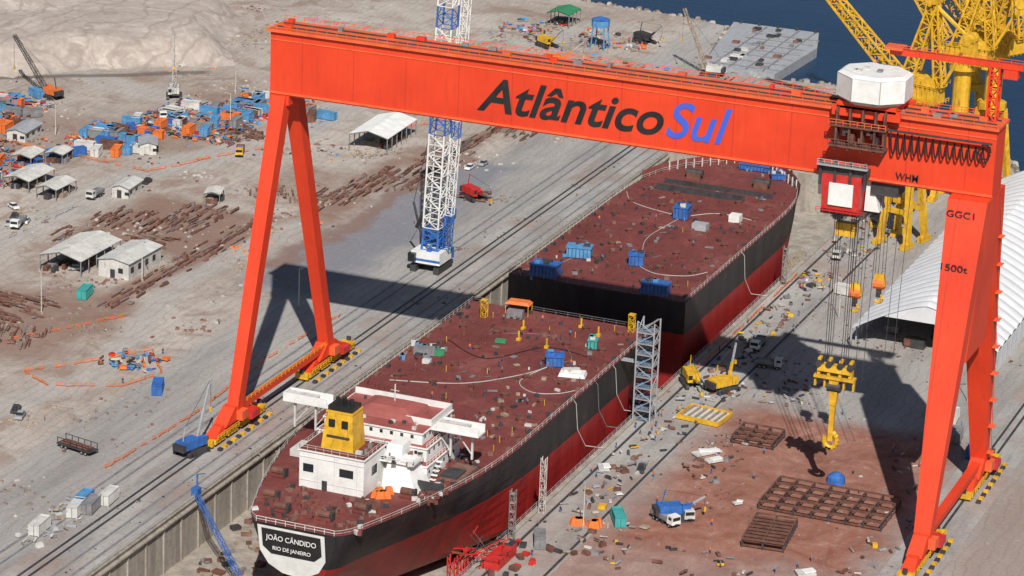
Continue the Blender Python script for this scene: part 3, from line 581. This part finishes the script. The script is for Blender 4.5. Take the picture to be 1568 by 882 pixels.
# ---------------------------------------------------------------- yellow portal cranes
def portal(name,loc,rz,bang):
    t=M()
    for a in(-1,1):
        for b in(-1,1):
            t.frus((a*4.4,b*5,1.5),(1.6,1.8),(a*2.4,b*2.6,24),(1.8,1.8),YEL); t.box((a*4.4,b*5,.9),(1.8,5,1.6),YEL)
    t.box((0,0,12),(7,1.2,1.4),YEL); t.box((0,3.7,10),(7,1.2,1.2),YEL); t.box((0,-3.7,10),(7,1.2,1.2),YEL)
    octa(t,0,0,24,26,4.4,4.4,YEL,12,1); octa(t,0,0,26,40,2.6,2.6,YEL,12,1); octa(t,0,0,40,42,4.4,4.4,YEL,12,1)
    t.box((1.5,0,44.6),(13,7,5.2),YEL,0,.96); t.box((3,0,48.2),(8,5,2),YEL,0,.9); t.box((-6.4,-4.2,45),(2.8,2,2.6),GLASS); t.box((-6.4,-4.2,46.6),(3.2,2.4,.4),YEL)
    for i in range(7): t.box((-3.4+i*1.6,-3.6,44.6),(.2,.2,4.6),YEL)
    for q in range(12): t.box((R.uniform(-5,8),R.uniform(-4,4),R.uniform(42,50)),(R.uniform(.6,2),R.uniform(.6,2),R.uniform(.5,1.6)),R.choice([YEL,DARK,YEL]))
    for z_ in(42.1,47.3): t.rail([(-6,-4.4,z_),(9,-4.4,z_),(9,4,z_)],YEL,1.2,.1,1.5)
    t.lattice((-2,0,47),(4.4,0,70),3.6,YEL,8,.4,.22,2.4); t.lattice((8,0,47),(4.6,0,70),2.6,YEL,8,.32,.18,1.8)
    t.tube((4,-2.6,70),(4,2.6,70),.6,YEL,6); t.box((4,0,71),(3,5,1.6),YEL)
    L=62; e=(-6-L*math.cos(bang),0,48+L*math.sin(bang))
    t.lattice((-6,0,48),e,3.8,YEL,20,.34,.2,1.8)
    t.tube((4,-1.5,70),(e[0]*.9,0,48+.88*(e[2]-48)),.16,YEL,4); t.tube((4,1.5,70),(e[0]*.6,0,48+.55*(e[2]-48)),.4,YEL,4)
    t.tube((4,0,70),(16,0,62),.6,YEL,6); t.tube((9,0,48),(16,0,62),.5,YEL,6)
    for b in(-1.4,1.4): t.tube((16,b-1,62),(16,b+1,62),1.7,YEL,12); t.box((16,b,59.6),(3,1.6,2.4),YEL)
    t.obj(name,loc=loc,rz=rz)
portal('portal_crane',(101,193,0),-.25,.70); portal('portal_crane',(103,242,0),-.05,.95); portal('portal_crane',(97,282,0),.45,.8); portal('portal_crane',(108,262,0),-.5,.62)
# ---------------------------------------------------------------- tent
t=M(); nx,ny=24,146; vs=[]
for j in range(ny):
    y=100+j*1.0
    for i in range(nx+1):
        u=i/nx*2-1; z=5+9*(1-abs(u)**1.35)+ .6*abs(math.sin(math.pi*y/5))
        vs.append((132+u*19,y,z))
t.add(vs,[(j*(nx+1)+i,j*(nx+1)+i+1,(j+1)*(nx+1)+i+1,(j+1)*(nx+1)+i) for j in range(ny-1) for i in range(nx)],TENT)
for j in range(0,30):
    y=100+j*5
    for x in(113,151): t.box((x,y,2.5),(.4,.4,5),LGREY)
t.boxb(151,151.1,100,245,0,5,TENT)
P=[(113,5),(151,5)]+[(132+(1-2*i/12)*19,5+9*(1-abs(1-2*i/12)**1.35)) for i in range(1,12)]
t.add([(x,245,z) for x,z in P],[tuple(range(len(P)))],TENT)
t.add([(x,100.3,z) for x,z in [(120,9.5),(144,9.5)]+[(132+(1-2*i/12)*12.0,5+9*(1-abs((1-2*i/12)*.63)**1.35)) for i in range(1,12)]],[tuple(range(13))],TENT)
for i in range(12): t.box((118+R.random()*28,104+R.random()*30,1.2),(R.uniform(1,4),R.uniform(1,4),R.uniform(1,2.4)),R.choice([RUST,GREY,DARK]))
t.obj('workshop_tent')
# ---------------------------------------------------------------- yard buildings
def canopy(name,x,y,sx,sy,h,rz=0,roof=DWHITE):
    t=M(); rh=sx*.13
    for a in(-1,1):
        t.add([(0,-sy/2,h+rh),(0,sy/2,h+rh),(a*sx/2,sy/2,h),(a*sx/2,-sy/2,h)],[(0,1,2,3)],roof)
        t.add([(0,-sy/2,h+rh-.15),(0,sy/2,h+rh-.15),(a*sx/2,sy/2,h-.15),(a*sx/2,-sy/2,h-.15)],[(0,1,2,3)],roof)
        n=int(sy/4)
        for i in range(n+1):
            yy=-sy/2+.3+i*(sy-.6)/n; t.box((a*(sx/2-.3),yy,h/2),(.25,.25,h),GREY); t.tube((a*(sx/2-.3),yy,h-.3),(0,yy,h+rh-.35),.1,GREY,4)
        for i in range(int(sy)): t.box((a*sx/4,-sy/2+i+.5,h+rh/2+.06),(sx/2*1.01,.08,.06),roof,0,1,a*math.atan2(rh,sx/2))
    for i in range(14): t.box((R.uniform(-.4,.4)*sx,R.uniform(-.45,.45)*sy,.7),(R.uniform(.8,2.5),R.uniform(.8,3),R.uniform(.8,1.6)),R.choice([RUST,GREY,BLUE,TIMBER,DARK]))
    t.obj(name,loc=(x,y,0),rz=rz)
for a in ((-70,214,13,25,5,.05,WHITE),(-92,66,13,22,4.5),(-141,122,9,15,3.5),(-129,117,7,12,3.5),(-87,134,5,7,3,.3),(-150,98,10,14,4),(-160,92,8,14,4,0,DWHITE),(-158,118,9,12,4,.1,GREY),(-166,134,8,16,4,.1,LBLUE),(-176,150,9,14,4,.2,GREY),(-152,140,7,10,3.5,.1,DWHITE),(-176,112,10,16,4,0,LBLUE),(-146,148,6,8,3,.1,DWHITE),(-77,386,9,12,5,0,GREEN)): canopy('storage_shed',*a)
def office(x,y,sx,sy,h,rz=0,roof=LGREY):
    t=M(); t.boxb(-sx/2,sx/2,-sy/2,sy/2,0,h,DWHITE)
    for a in(-1,1): t.add([(0,-sy/2-.5,h+1),(0,sy/2+.5,h+1),(a*(sx/2+.5),sy/2+.5,h+.05),(a*(sx/2+.5),-sy/2-.5,h+.05)],[(0,1,2,3)],roof)
    t.add([(-sx/2,-sy/2-.01,h),(sx/2,-sy/2-.01,h),(0,-sy/2-.01,h+.95)],[(0,1,2)],DWHITE); t.add([(-sx/2,sy/2+.01,h),(sx/2,sy/2+.01,h),(0,sy/2+.01,h+.95)],[(0,1,2)],DWHITE)
    n=max(1,int(sy/4))
    for i in range(n): yy=-sy/2+2+i*4; t.boxb(sx/2-.01,sx/2+.06,yy-.8,yy+.8,h*.35,h*.7,GLASS)
    t.boxb(-1,.4,-sy/2-.07,-sy/2+.02,0,2.4,DARK); t.boxb(1.4,2.8,-sy/2-.07,-sy/2+.02,h*.35,h*.65,GLASS)
    t.obj('site_office',loc=(x,y,0),rz=rz)
office(-78,68,9,18,4.6,0,DWHITE); office(-168,165,6,12,3,.1); office(-112,128,5,10,3,.1,DWHITE); office(-128,170,5,9,3,.5); office(-98,262,6,14,3.2,.2,DWHITE); office(-66,300,6,12,3.2,.1)
t=M()
for a in(-2.5,2.5):
    for b in(-2.5,2.5): t.tube((a,b,0),(a*.8,b*.8,8),.25,LBLUE,5)
octa(t,0,0,8,10.5,3.2,3.2,LBLUE,10,1); octa(t,0,0,10.5,11.6,3.4,.4,BLUE,10,1); t.obj('water_tower',loc=(-53,359,0))
def container_mesh(m,L=6):
    t=M(); t.box((0,0,1.35),(2.3,L-.1,2.4),m)
    for a in(-1.17,1.17):
        for b in(-L/2,L/2): t.box((a,b,1.35),(.18,.18,2.7),m)
        t.box((a,0,2.62),(.16,L,.16),m); t.box((a,0,.12),(.16,L,.2),DARK)
        for i in range(int(L/.5)): t.box((a*.995,-L/2+.3+i*.5,1.35),(.08,.22,2.3),m)
    for b in(-1,1): t.box((0,b*(L/2),1.35),(.06,.1,2.3),DARK); t.box((0,b*L/2,2.62),(2.4,.16,.16),m)
    return t.mesh('container')
CM={k_:container_mesh(v) for k_,v in dict(b=BLUE,l=LBLUE,o=SAFE,w=DWHITE,g=GREY,t=TEAL,r=RUST).items()}
def cont(k_,x,y,rz=0,z=0): inst(CM[k_],'container',(x,y,z),rz)
for cx_,cy_,n,sp in((-130,205,26,15),(-144,180,16,12),(-190,192,11,9),(-162,128,14,13),(-122,230,14,11),(-181,178,8,9),(-140,160,9,13),(-104,234,6,8),(-180,140,8,10)):
    for i in range(n): cont(R.choice('bllloowwggr'),cx_+R.gauss(0,sp*.45),cy_+R.gauss(0,sp*.6),R.choice([.1,.3,1.5,1.7,R.random()*3]),0)
for (k_,x,y,rz) in(('w',-9,-97,.1),('w',-7,-85,.2),('l',-8,-80,.1),('w',-4,-76,.1),('b',-27,-11,.4),('t',-77,42,.2),('g',-5,-82,.15),('b',-20,150,.2),('t',100,-36,.5),('g',89,-55,.4),('w',100,140,1.4),('w',150,60,.1),('g',118,135,.4),('b',160,40,.1),('g',154,48,.1)): cont(k_,x,y,rz)
# ---------------------------------------------------------------- heaps / stock
def heap(name,x,y,sx,sy,n,mats,lmin=1,lmax=5,h=1.2,along=None):
    t=M()
    for i in range(n):
        px,py=R.uniform(-.5,.5)*sx,R.uniform(-.5,.5)*sy; L=R.uniform(lmin,lmax); a=R.uniform(0,3.14) if along is None else along+R.gauss(0,.035)
        if along is not None: px=(round(px/3.2)+R.uniform(-.28,.28))*3.2
        z=R.random()*h; k_=R.random()
        if k_<.62: t.box((px,py,z/2+.15),(R.uniform(.15,.6),L,R.uniform(.15,.5)),R.choice(mats),a)
        elif k_<.8: t.tube((px-math.sin(a)*L/2,py+math.cos(a)*L/2,z+.2),(px+math.sin(a)*L/2,py-math.cos(a)*L/2,z+.2),R.uniform(.12,.35),R.choice(mats),6)
        else: t.box((px,py,.3+z/3),(R.uniform(.6,2),R.uniform(.6,2),R.uniform(.3,1.0)),R.choice(mats),a,R.uniform(.6,1))
    t.obj(name,loc=(x,y,0))
BR=[RUST,RUST2,RUST2,RUST,RUST2,RUBBLE2]; CL=[RUST,BLUE,SAFE,DWHITE,GREY,LBLUE,TIMBER,RED,DARK,SAFE,RUST,LBLUE]
for a in ((-96,106,24,18,110,0),(-84,116,16,26,90,0),(-67,80,4,84,200,0),(-90,24,22,24,100,1.4),(-78,8,16,14,50,.4),(-56,168,5,40,100,0),(-50,190,5,60,90,0),(-44,230,4,120,180,0),(-60,150,7,20,50,0),(-36,262,10,50,80,0),(-22,175,8,10,30,None),(-74,148,14,14,50,.5),(-110,196,12,18,50,None),(-104,86,12,12,36,0),(-84,92,10,10,30,1.5)):
    heap('steel_stockpile',*a[:4],a[4],BR,1.5,6,.8,a[5])
for a in ((-130,205,36,38,420),(-162,132,34,34,300),(-190,192,26,24,200),(-120,232,26,26,240),(-42,4,14,12,70),(-145,178,22,24,220),(-178,150,22,30,140),(-52,370,30,24,90),(-85,370,20,30,70),(-36,330,30,30,70),(-15,318,24,24,60)):
    heap('scrap_heap',*a[:5],CL,.6,3.2,1.6)
CR=[RUST,GREY,DARK,RUST2,LGREY,DWHITE,TIMBER,GREY,YEL,RUST,RUST,DARK,RUBBLE]
for a in ((89,110,8,90,120),(92,40,10,50,70),(105,60,20,20,40),(90,-10,10,50,60),(100,-45,14,24,40),(120,-50,30,20,24),(150,20,10,50,24),(90,200,14,60,90),(107,10,12,30,30),(155,-30,10,20,16)):
    heap('materials_heap',*a[:5],CR,.4,2.2,.8)
heap('materials_heap',-8,-92,10,26,50,[LGREY,DWHITE,GREY,TIMBER],.5,2,1)
def clumps(name,n,rx,ry,mats,smin,smax,per=14,spread=5,z=0):
    t=M()
    for c_ in range(n):
        cx_,cy_=R.uniform(*rx),R.uniform(*ry); mm=R.choice(mats); sp=R.uniform(.4,1)*spread
        for i in range(int(per*R.uniform(.3,1.6))):
            s_=R.uniform(smin,smax); t.box((cx_+R.gauss(0,sp),cy_+R.gauss(0,sp*1.3),z+s_*.2),(s_,s_*R.uniform(.6,1.8),s_*.5),mm if R.random()<.7 else R.choice(mats),R.random()*3,.7)
    t.obj(name)
clumps('rubble',170,(-210,-14),(-120,360),[RUBBLE,RUBBLE2,RUBBLE2,RUST2,TIMBER],.25,1.0,20,5)
clumps('ground_debris',80,(83,160),(-110,240),[RUST,DARK,GREY,RUST2,RUST2,RUBBLE2,LGREY],.2,.65,12,4)
clumps('ground_debris',60,(-8,11),(-120,330),[DARK,GREY,RUBBLE2,RUST],.2,.6,6,3)
clumps('ground_debris',50,(-190,-40),(60,330),[RUST,DARK,GREY,LGREY,SAFE,LBLUE],.3,1.0,9,4)
def grid(x,y,sx,sy,nx,ny,rz=0):
    t=M()
    for k_ in range(2):
        z=.5+k_*1.5
        for i in range(nx+1): t.box((-sx/2+sx*i/nx,0,z),(.3,sy,.4),RUST)
        for j in range(ny+1): t.box((0,-sy/2+sy*j/ny,z+.003),(sx,.3,.4),RUST)
    for i in range(nx+1):
        for j in range(ny+1): t.box((-sx/2+sx*i/nx,-sy/2+sy*j/ny,.8),(.4,.4,1.6),DARK)
    t.obj('steel_grillage',loc=(x,y,0),rz=rz)
grid(139,-6,28,16,7,4); grid(132,-28,9,15,2,8,.1); grid(112,26,10,9,3,3)
t=M(); t.boxb(-5,5,-4,4,.3,.8,DWHITE)
for y in(-4.2,4.2): t.boxb(-5.4,5.4,y-.2,y+.2,.2,1.3,YEL)
for x in(-5.3,5.3): t.boxb(x-.2,x+.2,-4,4,.2,1.2,YEL)
for i in range(6): t.boxb(-4.6+i*1.7,-4.2+i*1.7,-3.6,3.6,.82,1.3,TIMBER)
t.obj('lifting_frame',loc=(96,34,0),rz=-.1)
def fence(P,m=SAFE,h=1.0):
    t=M()
    for a,b in zip(P,P[1:]):
        a=Vector((*a,0));b=Vector((*b,0));L=(b-a).length;n=max(1,int(L/2.2))
        for i in range(n):
            p=a+(b-a)*i/n+Vector((R.uniform(-.4,.4),R.uniform(-.4,.4),0)); t.tube(p,p+Vector((0,0,h)),.07,m,4)
            if R.random()<.75:
                q=a+(b-a)*(i+1)/n
                for z in(.35,.85): t.tube(p+Vector((0,0,z)),q+Vector((0,0,z-R.random()*.3)),.09,m,4)
    t.obj('mesh_fence')
for F in ([(-172,158),(-160,156),(-148,155),(-136,153),(-118,150),(-112,160),(-108,172)],[(-110,168),(-98,190),(-92,204)],[(-55,-6),(-62,-14),(-52,-20),(-36,-12),(-32,0),(-42,14),(-55,-6)],[(-74,225),(-60,250),(-50,270)],[(-80,-2),(-66,22),(-60,34)],[(-14,-60),(-12,-20),(-14,20),(-12,60)],[(83.5,60),(83.5,150)],[(-150,160),(-140,190),(-120,190)],[(-100,0),(-84,-8),(-80,-2)]): fence(F)
fence([(-120,75),(-118,110)],LGREY)
# ---------------------------------------------------------------- vehicles
def wheel(t,x,y,r=.5,w=.35): t.tube((x-w/2,y,r),(x+w/2,y,r),r,RUBBER,12); t.tube((x-w/2-.01,y,r),(x+w/2+.01,y,r),r*.45,LGREY,8)
def truck_mesh(cm,bm,L=8):
    t=M()
    for y in(-L/2+1.2,L/2-2.6,L/2-1.4):
        for x in(-1,1): wheel(t,x*1.05,y)
    t.box((0,0,.95),(1,L,.3),DARK); t.box((0,-L/2+1,1.9),(2.4,2,1.9),cm,0,.93); t.box((0,-L/2+.06,2.2),(2,.12,.8),GLASS)
    for x in(-1.17,1.17): t.box((x,-L/2+.9,2.25),(.08,1,.6),GLASS)
    t.box((0,1.1,1.25),(2.4,L-2.4,.25),bm)
    for x in(-1.15,1.15): t.box((x,1.1,1.7),(.1,L-2.4,.9),bm)
    t.box((0,L/2-.1,1.7),(2.4,.1,.9),bm); t.box((0,1,1.6),(1.8,L-4,.7),GREY)
    return t.mesh('truck')
def car_mesh(m):
    t=M()
    for y in(-1.3,1.3):
        for x in(-1,1): wheel(t,x*.8,y,.34,.22)
    t.box((0,0,.65),(1.75,4.3,.55),m,0,.96); t.frus((0,.2,.92),(1.6,2.5),(0,.25,1.5),(1.3,1.5),GLASS); t.box((0,.25,1.52),(1.32,1.5,.08),m)
    return t.mesh('car')
TM=[truck_mesh(WHITE,GREY),truck_mesh(BLUE,DARK),truck_mesh(YEL,RUST),truck_mesh(DWHITE,GREY,7)]
CA=[car_mesh(WHITE),car_mesh(LGREY),car_mesh(DARK)]
for i,(x,y,rz) in enumerate([(-123,86,.2),(-118,120,0),(-102,180,.4),(-150,140,1),(109,-31,1.0),(112,-26,.6),(-60,300,.3),(-40,280,2),(92,88,.05),(89,170,.1),(-30,330,1),(-16,130,.05),(-142,205,.6),(99,75,1.7)]): inst(TM[(i*3)%4],'truck',(x,y,0),rz)
for i,(x,y,rz) in enumerate([(-123,90,.3),(-126,86,.3),(-128,92,.3),(-133,100,1),(-47,-41,.3),(-50,-38,.3),(-95,250,1),(-90,60,2),(-112,140,.1),(-35,200,0),(-33,206,0),(94,-5,.2)]): inst(CA[i%3],'car',(x,y,0),rz)
t=M(); t.box((0,0,1.1),(3,10,.3),DARK)
for x in(-1.4,1.4):
    for i in range(6): t.box((x,-4.8+i*1.9,1.9),(.15,.15,1.5),DARK)
    t.box((x,0,2.6),(.12,9.8,.14),DARK)
    for y in(-3.6,-2.4,2.4,3.6): wheel(t,x*.8,y)
for i in range(5): t.tube((-1+i*.5,-4,1.5),(-1+i*.5,4,1.5),.22,RUST,6)
t.obj('flatbed_trailer',loc=(-25,-53,0),rz=1.35)
def mobile_crane(name,loc,rz,L,ang,m,lat=True,bm=None):
    t=M(); bm=bm or m
    for sx_ in(-1,1):
        t.box((sx_*2.1,0,.6),(.9,6,1.2),DARK); t.tube((sx_*2.1-.45,-3,.6),(sx_*2.1+.45,-3,.6),.6,DARK,10); t.tube((sx_*2.1-.45,3,.6),(sx_*2.1+.45,3,.6),.6,DARK,10)
    t.box((0,0,1.3),(3.2,3.6,.5),DARK); t.box((0,1.2,2.6),(3.2,5.6,2),m,0,.96); t.box((-1.4,-2.2,2.8),(1.3,1.8,2),m); t.box((-1.4,-3.13,3.1),(1.1,.06,1.1),GLASS); t.box((0,4.2,2.3),(3.4,1,1.6),DARK)
    e=(0,-1.6-L*math.cos(ang),2+L*math.sin(ang))
    if lat: t.lattice((0,-1.6,2),e,1.3,bm,int(L/1.8),.12,.07,.8)
    else: t.tube((0,-1.6,2),((0+e[0])/2,(-1.6+e[1])/2,(2+e[2])/2),.4,bm,4); t.tube(((0+e[0])/2,(-1.6+e[1])/2,(2+e[2])/2),e,.28,LGREY,4)
    t.tube((0,3,3.4),(0,2.2,7),.15,bm,4); t.tube((0,2.2,7),e,.05,DARK,4); t.tube(e,(e[0],e[1]-.1,max(1,e[2]-L*.5)),.05,DARK,4); t.box((e[0],e[1]-.1,max(.8,e[2]-L*.5)),(.6,.5,1),YEL)
    t.obj(name,loc=loc,rz=rz)
mobile_crane('crawler_crane',(-184,208,0),-1.9,22,.78,SAFE,True,DARK); mobile_crane('crawler_crane',(-7,344,0),-1.5,22,1.15,DWHITE,True,TIMBER)
mobile_crane('boom_lift',(-1.5,-42,0),2.9,15,1.25,BLUE,False,LGREY); mobile_crane('boom_lift',(94,54,0),2.6,10,1.4,YEL,False,YEL)
mobile_crane('excavator',(-22,172,0),1,8,.5,RED,False,RED); mobile_crane('excavator',(-70,352,0),1,10,.7,YEL,False,YEL); mobile_crane('excavator',(-58,330,0),2,10,.7,SAFE,False,SAFE); mobile_crane('crawler_crane',(-150,228,0),.5,20,1.35,DWHITE,True,DWHITE); mobile_crane('excavator',(86,54,0),.6,7,.2,YEL,False,YEL); mobile_crane('excavator',(-42,375,0),1,10,.7,DARK,False,DARK); mobile_crane('excavator',(110,-28,0),2.2,6,.5,BLUE,False,BLUE)
t=M()
for (x,y,sx,sy) in((104,12,7,2.6),(107,8,4,2.4),(145,-44,4,3),(86,-8,2.4,4),(120,-14,2,1.4)): t.box((x,y,.5),(sx,sy,.4),DWHITE,R.random()); t.box((x+.5,y+.4,.9),(sx*.7,sy*.6,.3),WHITE,R.random())
t.obj('white_plates')
t=M(); octa(t,0,0,0,1.6,2.2,2.0,BLUE,12,1); octa(t,0,0,1.6,2.6,2.0,.6,BLUE,12,1); t.obj('storage_tank',loc=(136,9,0))
t=M()
for i in range(6): octa(t,R.uniform(-3,3),R.uniform(-3,3),0,1.6,1.4,.9,SAFE,8,1)
t.obj('orange_bulk_bags',loc=(94,-41,0))
for (x,y) in((94,-42),(150,75),(-70,60),(-60,-80),(-24,60),(-118,205),(-134,240),(-80,25),(104,120),(-160,170)):
    t=M(); t.tube((0,0,0),(0,0,11),.14,DWHITE,6,.09); t.tube((0,0,11),(1.4,0,11.5),.07,DWHITE,4); t.box((1.7,0,11.45),(.9,.4,.18),LGREY); t.box((0,0,.3),(.6,.6,.6),CONC); t.obj('street_lamp',loc=(x,y,0),rz=R.random()*6)
# ---------------------------------------------------------------- workers
def worker_mesh(walk,shirt,pants):
    me=bpy.data.meshes.new('w'); s_=.32 if walk else .06
    V=[(0,0,.95),(0,0,1.2),(0,.01,1.42),(0,0,1.52),(0,-.01,1.66),(.1,0,.9),(.11,-s_*.5,.5),(.11,-s_*.8+.02,.06),(.11,-s_*.8-.14,.04),(-.1,0,.9),(-.11,s_*.3,.5),(-.11,s_*.9,.06),(-.11,s_*.9-.14,.04),(.2,0,1.4),(.27,s_*.4,1.13),(.27,s_*.2-.08,.88),(-.2,0,1.4),(-.27,-s_*.3,1.13),(-.27,-s_*.6-.06,.9)]
    E=[(0,1),(1,2),(2,3),(3,4),(0,5),(5,6),(6,7),(7,8),(0,9),(9,10),(10,11),(11,12),(2,13),(13,14),(14,15),(2,16),(16,17),(17,18)]
    Rd=[.14,.15,.15,.06,.105,.1,.07,.05,.045,.1,.07,.05,.045,.07,.05,.04,.07,.05,.04]
    me.from_pydata(V,E,[]); o=bpy.data.objects.new('w',me); bpy.context.collection.objects.link(o)
    md=o.modifiers.new('s','SKIN')
    for i,sv in enumerate(me.skin_vertices[0].data): sv.radius=(Rd[i],Rd[i]*(.75 if i<3 else 1)); sv.use_root=(i==0)
    o.modifiers.new('ss','SUBSURF').levels=1
    bpy.context.view_layer.update(); dg=bpy.context.evaluated_depsgraph_get(); m2=bpy.data.meshes.new_from_object(o.evaluated_get(dg)); bpy.data.objects.remove(o)
    m2.materials.clear(); [m2.materials.append(a) for a in(shirt,pants,SKIN,R.choice([WHITE,YEL,BLUE]),BLACK)]
    for p in m2.polygons:
        c=p.center; p.use_smooth=True
        p.material_index=4 if c.z<.1 else 1 if c.z<.95 and abs(c.x)<.21 else 3 if c.z>1.68 else 2 if c.z>1.5 or (abs(c.x)>.22 and c.z<.95) else 0
    return m2
WM=[worker_mesh(0,SAFE,BLUE),worker_mesh(1,LBLUE,DARK),worker_mesh(1,DARK,BLUE),worker_mesh(0,GREY,DARK)]
for i in range(90):
    a=R.random()
    if a<.35: x,y,z=R.uniform(83,98),R.uniform(-70,150),.03
    elif a<.5: x,y,z=R.uniform(100,155),R.uniform(-50,60),0
    elif a<.8: x,y,z=SX+R.uniform(-21,21),R.choice([R.uniform(-40,48),R.uniform(80,170)]),HD+.01
    else: x,y,z=R.uniform(-60,9),R.uniform(-80,200),.03
    inst(WM[i%4],'worker',(x,y,z),R.random()*6.28,1.0)
# ---------------------------------------------------------------- light, camera
sd=Vector((-.455,.953,-1)).normalized()
sl=bpy.data.lights.new('sun','SUN'); sl.energy=4.9; sl.angle=math.radians(.5); sl.color=(1,.955,.89)
so=bpy.data.objects.new('sun',sl); bpy.context.collection.objects.link(so); so.rotation_euler=sd.to_track_quat('-Z','Y').to_euler()
wd=bpy.data.worlds.new('World'); scene.world=wd; wd.use_nodes=True; nt=wd.node_tree
sk=nt.nodes.new('ShaderNodeTexSky'); sk.sky_type='NISHITA'; sk.sun_disc=False; sk.sun_elevation=math.asin(-sd.z); sk.sun_rotation=math.atan2(-sd.x,-sd.y)
nt.links.new(sk.outputs[0],nt.nodes['Background'].inputs[0]); nt.nodes['Background'].inputs[1].default_value=.05
scene.cycles.max_bounces=4; scene.cycles.diffuse_bounces=2
ya,pi_,ro=0.3741,0.3239,0.0395
f=Vector((-math.sin(ya)*math.cos(pi_),math.cos(ya)*math.cos(pi_),-math.sin(pi_))); r=Vector((math.cos(ya),math.sin(ya),0)); u=r.cross(f)
r2=r*math.cos(ro)+u*math.sin(ro); u2=-r*math.sin(ro)+u*math.cos(ro)
cd=bpy.data.cameras.new('camera'); co=bpy.data.objects.new('camera',cd); bpy.context.collection.objects.link(co)
mt=Matrix((r2,u2,-f)).transposed().to_4x4(); mt.translation=Vector((304.3804,-625.6717,262.4925)); co.matrix_world=mt
cd.lens=36*4733.3/1568; cd.clip_start=1; cd.clip_end=20000; scene.camera=co
scene.view_settings.view_transform='Standard'; scene.view_settings.look='None'; scene.view_settings.exposure=0
